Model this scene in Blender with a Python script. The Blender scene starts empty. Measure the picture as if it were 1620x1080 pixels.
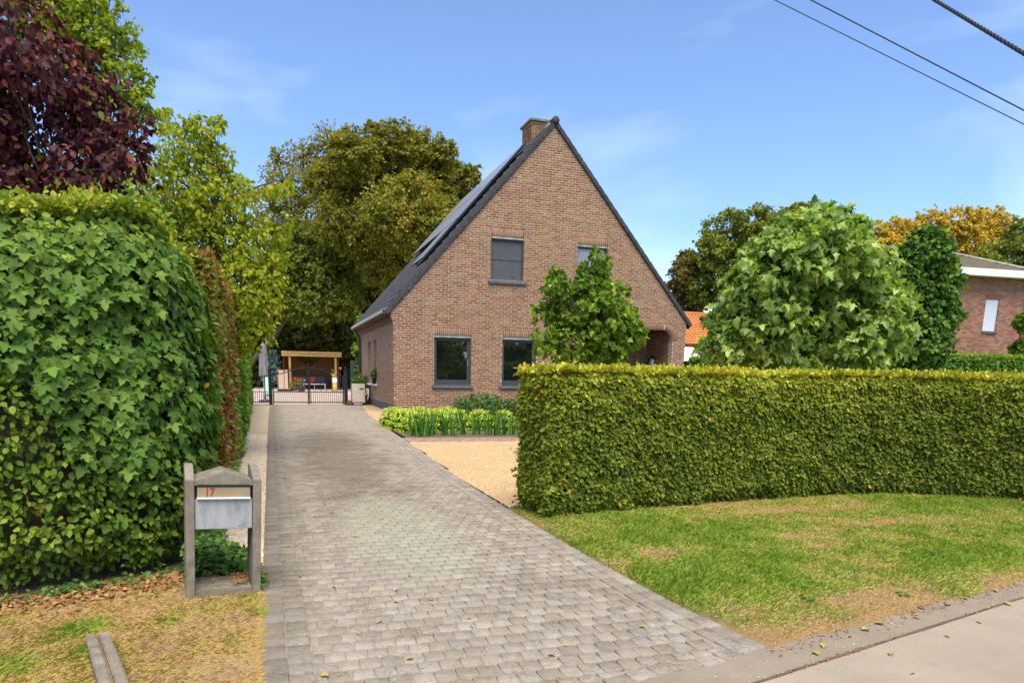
import bpy, math, random
import numpy as np
from mathutils import Vector, Matrix

# ------------------------------------------------------------------ camera, sky, sun, exposure
sc = bpy.context.scene
COL = sc.collection
rng = np.random.default_rng(17)
random.seed(17)

cam_d = bpy.data.cameras.new('camera')
cam = bpy.data.objects.new('camera', cam_d)
COL.objects.link(cam)
cam_d.sensor_width = 36.0
cam_d.lens = 1070.0 / 1620.0 * 36.0
cam_d.shift_x = 0.0179
cam_d.shift_y = 0.1534
cam_d.clip_start = 0.05
cam_d.clip_end = 3000
RV = Vector((0.9527, -0.3036, 0.0157)).normalized()
FV = Vector((0.3013, 0.9362, -0.1811))
FV = (FV - RV * FV.dot(RV)).normalized()
UV_ = RV.cross(FV).normalized()
cam.matrix_world = Matrix(((RV.x, UV_.x, -FV.x, 0.0), (RV.y, UV_.y, -FV.y, 0.0), (RV.z, UV_.z, -FV.z, 1.4), (0, 0, 0, 1)))
sc.camera = cam

SUN_EL, SUN_AZ = math.radians(62), math.radians(-170)      # azimuth measured from +Y towards +X
world = bpy.data.worlds.new('World')
sc.world = world
world.use_nodes = True
wn, wl = world.node_tree.nodes, world.node_tree.links
wn.clear()
w_out = wn.new('ShaderNodeOutputWorld')
w_bg = wn.new('ShaderNodeBackground')
w_sky = wn.new('ShaderNodeTexSky')
w_sky.sky_type = 'NISHITA'
w_sky.sun_disc = False
w_sky.sun_elevation = SUN_EL
w_sky.sun_rotation = SUN_AZ
w_sky.air_density = 1.0
w_sky.dust_density = 0.15
w_sky.ozone_density = 3.0
w_tc = wn.new('ShaderNodeTexCoord')
w_map = wn.new('ShaderNodeMapping')
w_map.inputs['Scale'].default_value = (1.0, 1.5, 2.8)
w_map.inputs['Rotation'].default_value = (0.25, 0.1, 0.6)
w_noise = wn.new('ShaderNodeTexNoise')
w_noise.inputs['Scale'].default_value = 1.5
w_noise.inputs['Detail'].default_value = 5
w_noise.inputs['Roughness'].default_value = 0.5
w_noise.inputs['Distortion'].default_value = 0.6
w_ramp = wn.new('ShaderNodeValToRGB')
w_ramp.color_ramp.elements[0].position = 0.53
w_ramp.color_ramp.elements[0].color = (0.03, 0.03, 0.03, 1)
w_ramp.color_ramp.elements[1].position = 0.80
w_ramp.color_ramp.elements[1].color = (0.5, 0.5, 0.5, 1)
w_mix = wn.new('ShaderNodeMix')
w_mix.data_type = 'RGBA'
w_mix.inputs[7].default_value = (5.4, 6.2, 7.4, 1)
w_bg.inputs['Strength'].default_value = 0.122
wl.new(w_tc.outputs['Generated'], w_map.inputs['Vector'])
wl.new(w_map.outputs['Vector'], w_noise.inputs['Vector'])
wl.new(w_noise.outputs['Fac'], w_ramp.inputs['Fac'])
wl.new(w_ramp.outputs['Color'], w_mix.inputs[0])
w_hue = wn.new('ShaderNodeMix'); w_hue.data_type = 'RGBA'; w_hue.blend_type = 'MULTIPLY'
w_hue.inputs[0].default_value = 1.0; w_hue.inputs[7].default_value = (.76, .85, 1.0, 1)
wl.new(w_sky.outputs['Color'], w_hue.inputs[6]); wl.new(w_hue.outputs[2], w_mix.inputs[6])
wl.new(w_mix.outputs[2], w_bg.inputs['Color'])
wl.new(w_bg.outputs['Background'], w_out.inputs['Surface'])

sun_d = bpy.data.lights.new('sun', 'SUN')
sun_d.energy = 3.4
sun_d.angle = math.radians(50)
sun_d.color = (1.0, 0.88, 0.71)
sun = bpy.data.objects.new('sun', sun_d)
COL.objects.link(sun)
SUNV = Vector((math.sin(SUN_AZ) * math.cos(SUN_EL), math.cos(SUN_AZ) * math.cos(SUN_EL), math.sin(SUN_EL)))
sun.rotation_euler = SUNV.to_track_quat('Z', 'Y').to_euler()

sc.view_settings.view_transform = 'Standard'
sc.view_settings.look = 'None'
sc.view_settings.gamma = 1.0
sc.view_settings.use_curve_mapping = False
sc.view_settings.exposure = 0.98
sc.render.engine = 'CYCLES'
sc.cycles.max_bounces = 8
sc.cycles.transparent_max_bounces = 4

# ------------------------------------------------------------------ helpers
def obj_from_mesh(name, me, parent=None, kind=None, loc=None):
    o = bpy.data.objects.new(name, me)
    COL.objects.link(o)
    if parent is not None:
        o.parent = parent
    if kind:
        o['kind'] = kind
    if loc is not None:
        o.location = loc
    return o

def tag(o, label=None, cat=None, group=None, kind=None):
    if label: o['label'] = label
    if cat: o['category'] = cat
    if group: o['group'] = group
    if kind: o['kind'] = kind
    return o

def empty(name, loc, label=None, cat=None, group=None, rz=0):
    o = bpy.data.objects.new(name, None)
    o.empty_display_size = 0.2
    COL.objects.link(o)
    o.location = loc
    o.rotation_euler = (0, 0, rz)
    return tag(o, label, cat, group)

def np_mesh(name, V, F, mat=None, tint=None, smooth=False):
    """V (N,3); F (M,k) uniform polygons."""
    V = np.ascontiguousarray(V, dtype=np.float32)
    F = np.ascontiguousarray(F, dtype=np.int32)
    me = bpy.data.meshes.new(name)
    me.vertices.add(len(V))
    me.vertices.foreach_set('co', V.ravel())
    k = F.shape[1]
    me.loops.add(F.size)
    me.loops.foreach_set('vertex_index', F.ravel())
    me.polygons.add(len(F))
    me.polygons.foreach_set('loop_start', np.arange(0, F.size, k, dtype=np.int32))
    me.polygons.foreach_set('loop_total', np.full(len(F), k, dtype=np.int32))
    if smooth:
        me.polygons.foreach_set('use_smooth', np.ones(len(F), dtype=bool))
    if tint is not None:
        a = me.attributes.new('tint', 'FLOAT', 'POINT')
        a.data.foreach_set('value', np.ascontiguousarray(tint, dtype=np.float32))
    me.update(calc_edges=True)
    if mat: me.materials.append(mat)
    return me

class MB:
    """collects polygons into one mesh"""
    def __init__(s): s.v = []; s.f = []; s.sm = []
    def add(s, vs, fs, smooth=False):
        b = len(s.v)
        s.v.extend([tuple(v) for v in vs])
        s.f.extend([tuple(i + b for i in f) for f in fs])
        s.sm.extend([smooth] * len(fs))
    def box(s, x0, x1, y0, y1, z0, z1, M=None):
        vs = [Vector(p) for p in ((x0,y0,z0),(x1,y0,z0),(x1,y1,z0),(x0,y1,z0),(x0,y0,z1),(x1,y0,z1),(x1,y1,z1),(x0,y1,z1))]
        if M is not None: vs = [M @ v for v in vs]
        s.add(vs, [(0,3,2,1),(4,5,6,7),(0,1,5,4),(1,2,6,5),(2,3,7,6),(3,0,4,7)])
    def tube(s, pts, radii, n=8, cap=True, smooth=True):
        pts = [Vector(p) for p in pts]
        if not hasattr(radii, '__len__'): radii = [radii] * len(pts)
        vs = []
        prev = None
        for i, p in enumerate(pts):
            d = (pts[min(i+1, len(pts)-1)] - pts[max(i-1, 0)])
            d = d.normalized() if d.length > 1e-9 else Vector((0,0,1))
            ref = prev if prev is not None else (Vector((1,0,0)) if abs(d.x) < .9 else Vector((0,1,0)))
            a = (ref - d * ref.dot(d)).normalized(); prev = a
            b = d.cross(a)
            for k in range(n):
                t = 2*math.pi*k/n
                vs.append(p + (a*math.cos(t) + b*math.sin(t)) * radii[i])
        fs = []
        for i in range(len(pts)-1):
            for k in range(n):
                fs.append((i*n+k, i*n+(k+1)%n, (i+1)*n+(k+1)%n, (i+1)*n+k))
        if cap:
            fs.append(tuple(range(n-1, -1, -1)))
            fs.append(tuple((len(pts)-1)*n + k for k in range(n)))
        s.add(vs, fs, smooth)
    def prism(s, outline, axis, a0, a1):
        """outline 2-D closed list, extruded along axis 'x','y','z'"""
        n = len(outline)
        def P(p, a):
            return {'x': (a, p[0], p[1]), 'y': (p[0], a, p[1]), 'z': (p[0], p[1], a)}[axis]
        vs = [P(p, a0) for p in outline] + [P(p, a1) for p in outline]
        fs = [tuple(range(n-1, -1, -1)), tuple(range(n, 2*n))] + [(i, (i+1)%n, n+(i+1)%n, n+i) for i in range(n)]
        s.add(vs, fs)
    def lathe(s, prof, c, n=16):
        vs = []
        for r, z in prof:
            for k in range(n):
                t = 2*math.pi*k/n
                vs.append((c[0]+r*math.cos(t), c[1]+r*math.sin(t), c[2]+z))
        fs = [(i*n+k, i*n+(k+1)%n, (i+1)*n+(k+1)%n, (i+1)*n+k) for i in range(len(prof)-1) for k in range(n)]
        fs += [tuple(range(n-1,-1,-1)), tuple((len(prof)-1)*n+k for k in range(n))]
        s.add(vs, fs, True)
    def mesh(s, name, mat, bevel=0):
        me = bpy.data.meshes.new(name)
        me.from_pydata([tuple(v) for v in s.v], [], s.f)
        me.polygons.foreach_set('use_smooth', s.sm)
        if mat: me.materials.append(mat)
        me.validate()
        if bevel:
            import bmesh
            bm = bmesh.new(); bm.from_mesh(me)
            bmesh.ops.recalc_face_normals(bm, faces=bm.faces)
            es = [e for e in bm.edges if len(e.link_faces) == 2 and e.calc_face_angle(0) > 0.5]
            bmesh.ops.bevel(bm, geom=es, offset=bevel, segments=2, affect='EDGES', clamp_overlap=True)
            bm.to_mesh(me); bm.free()
        return me
    def build(s, name, mat, parent=None, kind=None, bevel=0, loc=None):
        return obj_from_mesh(name, s.mesh(name, mat, bevel), parent, kind, loc)

_lat = rng.random((256, 256))
def vnoise(x, y, s=1.0, seed=0):
    x = np.asarray(x, float) * s + seed * 13.7 + 1000; y = np.asarray(y, float) * s + seed * 7.3 + 1000
    xi = np.floor(x).astype(int); yi = np.floor(y).astype(int)
    fx = x - xi; fy = y - yi
    fx = fx*fx*(3-2*fx); fy = fy*fy*(3-2*fy)
    g = lambda a, b: _lat[a % 256, b % 256]
    return (g(xi,yi)*(1-fx)+g(xi+1,yi)*fx)*(1-fy) + (g(xi,yi+1)*(1-fx)+g(xi+1,yi+1)*fx)*fy
def fbm(x, y, s=1.0, seed=0, o=4):
    t = 0; a = .5; n = 0
    for k in range(o):
        t = t + a*vnoise(x, y, s*2**k, seed+k*3); n += a; a *= .55
    return t/n

def inpoly(x, y, poly):
    x = np.asarray(x); y = np.asarray(y)
    ins = np.zeros(x.shape, bool)
    n = len(poly)
    for i in range(n):
        x0, y0 = poly[i]; x1, y1 = poly[(i+1) % n]
        if y0 == y1: continue
        c = ((y0 > y) != (y1 > y)) & (x < (x1-x0)*(y-y0)/(y1-y0) + x0)
        ins ^= c
    return ins

def in_view(P, margin=0.12):
    """which points the photograph's camera covers (used to spend density only near what is seen)"""
    d = P - np.array([0, 0, 1.4])
    r = d @ np.array(RV); u = d @ np.array(UV_); f = d @ np.array(FV)
    f = np.maximum(f, 1e-3)
    px = 781 + 1070*r/f; py = 788.6 - 1070*u/f
    m = margin*1620
    return (f > .05) & (px > -m) & (px < 1620+m) & (py > -m) & (py < 1080+m)

# ------------------------------------------------------------------ materials
def new_mat(name):
    m = bpy.data.materials.new(name); m.use_nodes = True
    nt = m.node_tree
    bs = nt.nodes['Principled BSDF']
    return m, nt, bs

def N(nt, t, **kw):
    n = nt.nodes.new(t)
    for k, v in kw.items(): setattr(n, k, v)
    return n

def ramp(nt, stops, fac, interp='LINEAR'):
    r = N(nt, 'ShaderNodeValToRGB')
    r.color_ramp.interpolation = interp
    while len(r.color_ramp.elements) < len(stops): r.color_ramp.elements.new(.5)
    for e, (p, c) in zip(r.color_ramp.elements, stops):
        e.position = p; e.color = (*c, 1) if len(c) == 3 else c
    nt.links.new(fac, r.inputs['Fac'])
    return r.outputs['Color']

def noise(nt, scale, detail=4, rough=.55, vec=None, dist=0):
    n = N(nt, 'ShaderNodeTexNoise')
    n.inputs['Scale'].default_value = scale; n.inputs['Detail'].default_value = detail
    n.inputs['Roughness'].default_value = rough; n.inputs['Distortion'].default_value = dist
    if vec is None: vec = pos(nt)
    nt.links.new(vec, n.inputs['Vector'])
    return n.outputs['Fac']

def pos(nt):
    g = nt.nodes.get('GEO') or N(nt, 'ShaderNodeNewGeometry', name='GEO')
    return g.outputs['Position']

def mapped(nt, scale=(1,1,1), rot=(0,0,0)):
    m = N(nt, 'ShaderNodeMapping')
    m.inputs['Scale'].default_value = scale; m.inputs['Rotation'].default_value = rot
    nt.links.new(pos(nt), m.inputs['Vector'])
    return m.outputs['Vector']

def mix(nt, a, b, fac, mode='MIX'):
    n = N(nt, 'ShaderNodeMix', data_type='RGBA', blend_type=mode)
    for sock, v in ((n.inputs[6], a), (n.inputs[7], b), (n.inputs[0], fac)):
        if isinstance(v, bpy.types.NodeSocket): nt.links.new(v, sock)
        elif isinstance(v, (int, float)): sock.default_value = v
        else: sock.default_value = (*v, 1)
    return n.outputs[2]

def math_(nt, op, a, b=0.0):
    n = N(nt, 'ShaderNodeMath', operation=op)
    for sock, v in ((n.inputs[0], a), (n.inputs[1], b)):
        if isinstance(v, bpy.types.NodeSocket): nt.links.new(v, sock)
        else: sock.default_value = v
    return n.outputs[0]

def ramp_f(nt, f, a, b):
    n = N(nt, 'ShaderNodeMapRange'); n.clamp = True
    n.inputs['From Min'].default_value = a; n.inputs['From Max'].default_value = b
    nt.links.new(f, n.inputs['Value'])
    return n.outputs['Result']
def bump(nt, bs, h, strength=.3, dist=.01):
    b = N(nt, 'ShaderNodeBump')
    b.inputs['Strength'].default_value = strength; b.inputs['Distance'].default_value = dist
    nt.links.new(h, b.inputs['Height']); nt.links.new(b.outputs['Normal'], bs.inputs['Normal'])

def tint(nt):
    a = N(nt, 'ShaderNodeAttribute'); a.attribute_name = 'tint'
    return a.outputs['Fac']

def simple(name, col, rough=.7, metal=0, var=.15, nscale=8, bumps=0, spec=.3):
    m, nt, bs = new_mat(name)
    f = noise(nt, nscale)
    lo = tuple(c*(1-var) for c in col); hi = tuple(min(1, c*(1+var)) for c in col)
    nt.links.new(ramp(nt, [(.3, lo), (.7, hi)], f), bs.inputs['Base Color'])
    bs.inputs['Roughness'].default_value = rough; bs.inputs['Metallic'].default_value = metal
    bs.inputs['Specular IOR Level'].default_value = spec
    if bumps: bump(nt, bs, noise(nt, nscale*6), .4, bumps)
    return m

def leaf_mat(name, stops, transl=.35, rough=.5, spec=.35, mottling=.25):
    if spec < .6: rough, spec = max(rough, .55), min(spec, .35)*.6
    m, nt, bs = new_mat(name)
    g_ = 1.16 if name not in ('purple_leaf', 'fallen_yellow_leaf', 'dead_leaf') else 1.0
    stops = [(p, tuple(min(.8, v*g_) for v in q)) for p, q in stops]
    c = ramp(nt, stops, tint(nt))
    f = noise(nt, 45, 2)
    c2 = mix(nt, c, (.5, .5, .5), math_(nt, 'MULTIPLY', f, mottling), 'MULTIPLY')
    nt.links.new(c2, bs.inputs['Base Color'])
    bs.inputs['Roughness'].default_value = rough
    bs.inputs['Specular IOR Level'].default_value = spec
    tr = N(nt, 'ShaderNodeBsdfTranslucent')
    c3 = mix(nt, c2, (1.0, 1.0, .35), 1.0, 'MULTIPLY')
    nt.links.new(c3, tr.inputs['Color'])
    ms = N(nt, 'ShaderNodeMixShader'); ms.inputs[0].default_value = transl
    nt.links.new(bs.outputs[0], ms.inputs[1]); nt.links.new(tr.outputs[0], ms.inputs[2])
    nt.links.new(ms.outputs[0], nt.nodes['Material Output'].inputs['Surface'])
    return m

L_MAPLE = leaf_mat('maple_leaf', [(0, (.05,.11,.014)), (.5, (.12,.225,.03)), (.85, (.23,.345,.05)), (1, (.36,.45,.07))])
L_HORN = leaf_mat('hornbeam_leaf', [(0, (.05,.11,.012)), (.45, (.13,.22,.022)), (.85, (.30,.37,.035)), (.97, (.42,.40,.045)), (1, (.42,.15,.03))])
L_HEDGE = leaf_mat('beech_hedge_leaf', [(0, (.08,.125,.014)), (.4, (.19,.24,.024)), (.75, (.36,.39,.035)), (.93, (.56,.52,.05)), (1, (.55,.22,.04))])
L_RUST = leaf_mat('rusty_beech_leaf', [(0, (.22,.07,.035)), (.4, (.30,.11,.05)), (.6, (.26,.24,.04)), (.8, (.24,.33,.05)), (1, (.30,.06,.03))])
L_LIGHT = leaf_mat('light_hedge_leaf', [(0, (.07,.16,.02)), (.5, (.16,.30,.03)), (1, (.32,.40,.05))])
L_PURPLE = leaf_mat('purple_leaf', [(0, (.035,.012,.020)), (.5, (.095,.022,.032)), (.75, (.19,.032,.035)), (.82, (.28,.06,.03)), (.88, (.17,.20,.025))], .25, .4, .5)
L_LIME = leaf_mat('lime_leaf', [(0, (.12,.20,.02)), (.5, (.27,.36,.03)), (1, (.46,.50,.05))], .5)
L_CHERRY = leaf_mat('cherry_leaf', [(0, (.18,.27,.02)), (.5, (.38,.46,.03)), (.9, (.58,.56,.05)), (1, (.50,.22,.03))], .55)
L_OLIVE = leaf_mat('olive_leaf', [(0, (.12,.14,.018)), (.45, (.235,.24,.028)), (.75, (.33,.30,.035)), (1, (.38,.19,.04))], .4)
L_DARK = leaf_mat('dark_leaf', [(0, (.06,.08,.015)), (.5, (.12,.15,.025)), (.85, (.22,.20,.03)), (1, (.32,.18,.04))], .35)
L_BROWNT = leaf_mat('browning_leaf', [(0, (.05,.075,.02)), (.5, (.16,.14,.03)), (1, (.36,.20,.04))], .3)
L_GREEN = leaf_mat('mid_green_leaf', [(0, (.10,.145,.02)), (.5, (.20,.245,.03)), (1, (.36,.34,.045))], .4)
L_ORANGE = leaf_mat('orange_leaf', [(0, (.22,.24,.03)), (.35, (.48,.36,.04)), (.7, (.68,.42,.05)), (1, (.75,.52,.08))], .35)
L_PLANE = leaf_mat('plane_leaf', [(0, (.09,.18,.025)), (.5, (.25,.38,.06)), (.85, (.44,.56,.12)), (1, (.56,.65,.22))], .5, .45, .6)
L_PLANE2 = leaf_mat('young_plane_leaf', [(0, (.06,.14,.015)), (.5, (.16,.27,.025)), (.85, (.31,.42,.04)), (1, (.48,.56,.09))], .5)
L_COLUMN = leaf_mat('columnar_leaf', [(0, (.04,.10,.016)), (.5, (.09,.19,.025)), (1, (.22,.34,.04))], .35)
L_IVY = leaf_mat('ivy_leaf', [(0, (.05,.13,.03)), (.6, (.11,.23,.04)), (1, (.26,.38,.07))], .3)
L_SEDUM = leaf_mat('sedum_head', [(0, (.25,.40,.04)), (.5, (.45,.60,.06)), (1, (.62,.74,.12))], .3)
L_IRIS = leaf_mat('iris_blade', [(0, (.04,.13,.02)), (.6, (.09,.24,.035)), (1, (.20,.36,.05))], .3)
L_LITTER = leaf_mat('dead_leaf', [(0, (.20,.09,.03)), (.5, (.36,.19,.07)), (1, (.50,.32,.14))], .15)
L_FALLEN = leaf_mat('fallen_yellow_leaf', [(0, (.28,.15,.05)), (.4, (.42,.33,.07)), (.8, (.48,.44,.09)), (1, (.24,.30,.05))], .1)
L_GRASS = leaf_mat('grass_blade', [(0, (.50,.31,.12)), (.22, (.44,.33,.12)), (.42, (.34,.34,.07)), (.7, (.26,.33,.045)), (1, (.18,.28,.03))], .3, .6, .2, .1)
L_HYDR = leaf_mat('shrub_leaf', [(0, (.03,.09,.02)), (1, (.09,.18,.03))], .2)

BARK = simple('bark', (.10,.075,.05), .9, var=.4, nscale=10, bumps=.02)
TWIG = simple('hedge_twigs', (.05,.042,.022), .95, var=.5, nscale=14, bumps=.02)
def m_conc():
    m, nt, bs = new_mat('weathered_concrete')
    c = ramp(nt, [(.3, (.14,.12,.09)), (.5, (.22,.195,.15)), (.7, (.29,.26,.205))], noise(nt, 11, 6, .7))
    c = mix(nt, c, (.05,.045,.035), math_(nt, 'MULTIPLY', ramp_f(nt, noise(nt, 120, 3, .8), .58, .70), .6))
    c = mix(nt, c, (.10,.095,.05), math_(nt, 'MULTIPLY', ramp_f(nt, noise(nt, 5, 4, .7), .52, .68), .5))
    c = mix(nt, c, (.42,.40,.34), math_(nt, 'MULTIPLY', ramp_f(nt, noise(nt, 60, 2, .6), .66, .72), .6))
    nt.links.new(c, bs.inputs['Base Color']); bs.inputs['Roughness'].default_value = .95; bs.inputs['Specular IOR Level'].default_value = .1
    bump(nt, bs, noise(nt, 130, 4, .8), .6, .003)
    return m
CONC = m_conc()
M_BLACK = simple('black_iron', (.012,.013,.016), .5)
M_FRAME = simple('anthracite_frame', (.055,.062,.068), .45, var=.1)
M_STRIP = simple('pale_window_strip', (.36,.36,.30), .7, var=.3)
M_SILL = simple('bluestone_sill', (.11,.115,.12), .6, var=.3, nscale=12)
M_SCREEN = simple('grey_window_screen', (.075,.082,.092), .75, var=.12, nscale=5)
M_LEAD = simple('dark_zinc', (.05,.05,.052), .7, 0, spec=.2)
M_WHITE = simple('white_trim', (.72,.72,.70), .6, var=.06)
M_PINE = simple('pine_wood', (.52,.30,.095), .6, var=.25, nscale=6)
M_DKWOOD = simple('stained_boards', (.22,.11,.025), .7, var=.3, nscale=7)
M_ACBODY = simple('cream_casing', (.55,.51,.42), .5, var=.08)
M_GREYCLOTH = simple('grey_canvas', (.19,.19,.18), .9, var=.3)
M_CABLE = simple('cable_black', (.02,.02,.022), .7)

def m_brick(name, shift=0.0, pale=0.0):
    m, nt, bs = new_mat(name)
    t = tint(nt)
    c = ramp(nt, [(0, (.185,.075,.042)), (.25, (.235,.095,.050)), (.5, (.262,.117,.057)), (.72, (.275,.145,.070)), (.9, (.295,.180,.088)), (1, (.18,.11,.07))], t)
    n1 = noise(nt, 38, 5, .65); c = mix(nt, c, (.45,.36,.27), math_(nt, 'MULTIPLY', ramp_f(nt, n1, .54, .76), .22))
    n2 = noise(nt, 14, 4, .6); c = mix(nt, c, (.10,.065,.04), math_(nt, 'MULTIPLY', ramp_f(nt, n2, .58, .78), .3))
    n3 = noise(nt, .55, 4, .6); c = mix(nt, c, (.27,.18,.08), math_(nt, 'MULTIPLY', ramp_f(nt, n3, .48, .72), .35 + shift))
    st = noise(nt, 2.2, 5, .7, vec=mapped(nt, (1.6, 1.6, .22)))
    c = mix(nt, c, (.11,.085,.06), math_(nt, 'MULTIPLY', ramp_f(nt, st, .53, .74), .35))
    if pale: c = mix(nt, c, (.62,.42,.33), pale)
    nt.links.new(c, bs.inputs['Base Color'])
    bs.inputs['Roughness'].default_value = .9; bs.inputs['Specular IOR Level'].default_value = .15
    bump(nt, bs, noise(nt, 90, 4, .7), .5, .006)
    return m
M_BRICK = m_brick('house_brick')
M_BRICK_SIDE_LIT = m_brick('side_wall_brick_lit', 0, .12)  # same house brick, with the side wall's brighter light mixed in as a paler tone
M_MORTAR = simple('mortar', (.44,.37,.285), .95, var=.25, nscale=9, bumps=.004)
def m_redbrick():
    m, nt, bs = new_mat('neighbour_brick')
    c = ramp(nt, [(0, (.22,.08,.05)), (.5, (.33,.135,.08)), (.8, (.38,.19,.11)), (1, (.17,.08,.06))], tint(nt))
    nt.links.new(c, bs.inputs['Base Color']); bs.inputs['Roughness'].default_value = .9
    return m
M_REDBRICK = m_redbrick()
M_PLINTH = simple('grey_plinth_brick', (.10,.11,.12), .8, var=.3, nscale=10)

def m_paver():
    m, nt, bs = new_mat('grey_concrete_paver')
    t = tint(nt)
    c = ramp(nt, [(0, (.26,.225,.175)), (.3, (.30,.262,.205)), (.55, (.33,.288,.225)), (.8, (.36,.32,.26)), (1, (.295,.268,.23))], t)
    c = mix(nt, c, (.40,.375,.33), math_(nt, 'MULTIPLY', ramp_f(nt, noise(nt, 7, 2, .5), .58, .70), .5))
    big = noise(nt, .8, 5, .65, dist=.4)
    c = mix(nt, c, (.15,.12,.085), math_(nt, 'MULTIPLY', ramp_f(nt, big, .54, .70), .5))
    c = mix(nt, c, (.32,.285,.235), math_(nt, 'MULTIPLY', ramp_f(nt, noise(nt, .5, 3), .52, .72), .4))
    fine = noise(nt, 30, 6, .7, vec=mapped(nt, (1, 2.2, 1), (0,0,.5)), dist=1.2)
    c = mix(nt, c, (.12,.10,.075), math_(nt, 'MULTIPLY', ramp_f(nt, fine, .53, .62), .5))
    sp = noise(nt, 160, 3, .8)
    c = mix(nt, c, (.42,.38,.33), math_(nt, 'MULTIPLY', ramp_f(nt, sp, .60, .74), .45))
    nt.links.new(c, bs.inputs['Base Color'])
    bs.inputs['Roughness'].default_value = .85; bs.inputs['Specular IOR Level'].default_value = .2
    rid = math_(nt, 'ABSOLUTE', math_(nt, 'SUBTRACT', noise(nt, 16, 5, .7, vec=mapped(nt, (1, 1.9, 1), (0,0,-.5)), dist=1.6), .5))
    crack = math_(nt, 'SUBTRACT', 1.0, ramp_f(nt, rid, .0, .022))
    where_ = ramp_f(nt, noise(nt, 5, 3, .6), .42, .62)
    cm = math_(nt, 'MULTIPLY', crack, where_)
    c = mix(nt, c, (.07,.058,.045), math_(nt, 'MULTIPLY', cm, .75))
    # old stain in the wheel track and moss along the left band
    sx = N(nt, 'ShaderNodeSeparateXYZ'); nt.links.new(pos(nt), sx.inputs[0])
    ex = math_(nt, 'POWER', math_(nt, 'ABSOLUTE', math_(nt, 'DIVIDE', math_(nt, 'SUBTRACT', sx.outputs[0], 1.0), .75)), 2.0)
    ey = math_(nt, 'POWER', math_(nt, 'ABSOLUTE', math_(nt, 'DIVIDE', math_(nt, 'SUBTRACT', sx.outputs[1], 12.0), 5.5)), 2.0)
    st = ramp_f(nt, math_(nt, 'ADD', math_(nt, 'ADD', ex, ey), math_(nt, 'MULTIPLY', math_(nt, 'SUBTRACT', noise(nt, 1.6, 4, .7), .5), 5.0)), 1.5, .2)
    c = mix(nt, c, (.12,.095,.065), math_(nt, 'MULTIPLY', st, .6))
    wx = math_(nt, 'POWER', math_(nt, 'ABSOLUTE', math_(nt, 'DIVIDE', math_(nt, 'SUBTRACT', sx.outputs[0], 1.02), .50)), 2.0)
    wy = math_(nt, 'POWER', math_(nt, 'ABSOLUTE', math_(nt, 'DIVIDE', math_(nt, 'SUBTRACT', sx.outputs[1], 6.0), 1.7)), 2.0)
    wr = ramp_f(nt, math_(nt, 'ADD', math_(nt, 'ADD', wx, wy), math_(nt, 'MULTIPLY', math_(nt, 'SUBTRACT', noise(nt, 3, 3, .6), .5), 1.6)), 1.25, .5)
    c = mix(nt, c, (.335,.325,.245), math_(nt, 'MULTIPLY', wr, .72))
    lb_ = ramp_f(nt, math_(nt, 'ADD', sx.outputs[0], math_(nt, 'MULTIPLY', noise(nt, 2.2, 3, .7), .35)), .42, .12)
    c = mix(nt, c, (.13,.11,.08), math_(nt, 'MULTIPLY', lb_, .45))
    nt.links.new(c, bs.inputs['Base Color'])
    h = math_(nt, 'SUBTRACT', math_(nt, 'ADD', fine, math_(nt, 'MULTIPLY', sp, .5)), math_(nt, 'MULTIPLY', cm, .8))
    bump(nt, bs, h, .55, .008)
    return m
M_PAVER = m_paver()

def m_gravel(name, cols, scale, base):
    m, nt, bs = new_mat(name)
    v = N(nt, 'ShaderNodeTexVoronoi'); v.inputs['Scale'].default_value = scale
    nt.links.new(pos(nt), v.inputs['Vector'])
    sep = N(nt, 'ShaderNodeSeparateColor'); nt.links.new(v.outputs['Color'], sep.inputs[0])
    c = ramp(nt, cols, sep.outputs[0])
    dk = ramp_f(nt, v.outputs['Distance'], .35, .75)
    c = mix(nt, c, base, math_(nt, 'MULTIPLY', dk, .6))
    c = mix(nt, c, tuple(x*.7 for x in base), math_(nt, 'MULTIPLY', ramp_f(nt, noise(nt, 1.3), .5, .8), .3))
    nt.links.new(c, bs.inputs['Base Color']); bs.inputs['Roughness'].default_value = .9
    inv = math_(nt, 'SUBTRACT', 1.0, v.outputs['Distance'])
    bump(nt, bs, inv, .8, .01)
    return m
M_GRAVEL = m_gravel('cream_gravel', [(0, (.50,.39,.25)), (.4, (.52,.42,.28)), (.75, (.60,.52,.38)), (1, (.30,.21,.13))], 52, (.34,.25,.15))
M_GRAVEL2 = m_gravel('golden_gravel', [(0, (.42,.26,.12)), (.5, (.54,.38,.18)), (.85, (.60,.46,.25)), (1, (.32,.20,.11))], 60, (.40,.27,.14))
def m_pebble(name, cols):
    m, nt, bs = new_mat(name)
    nt.links.new(ramp(nt, cols, tint(nt)), bs.inputs['Base Color']); bs.inputs['Roughness'].default_value = .8
    return m
M_PEB = m_pebble('cream_pebble', [(0, (.42,.31,.19)), (.4, (.60,.49,.34)), (.8, (.72,.65,.52)), (1, (.30,.23,.17))])
M_PEB2 = m_pebble('golden_pebble', [(0, (.46,.27,.12)), (.5, (.62,.42,.21)), (.9, (.72,.56,.36)), (1, (.28,.18,.10))])

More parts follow.
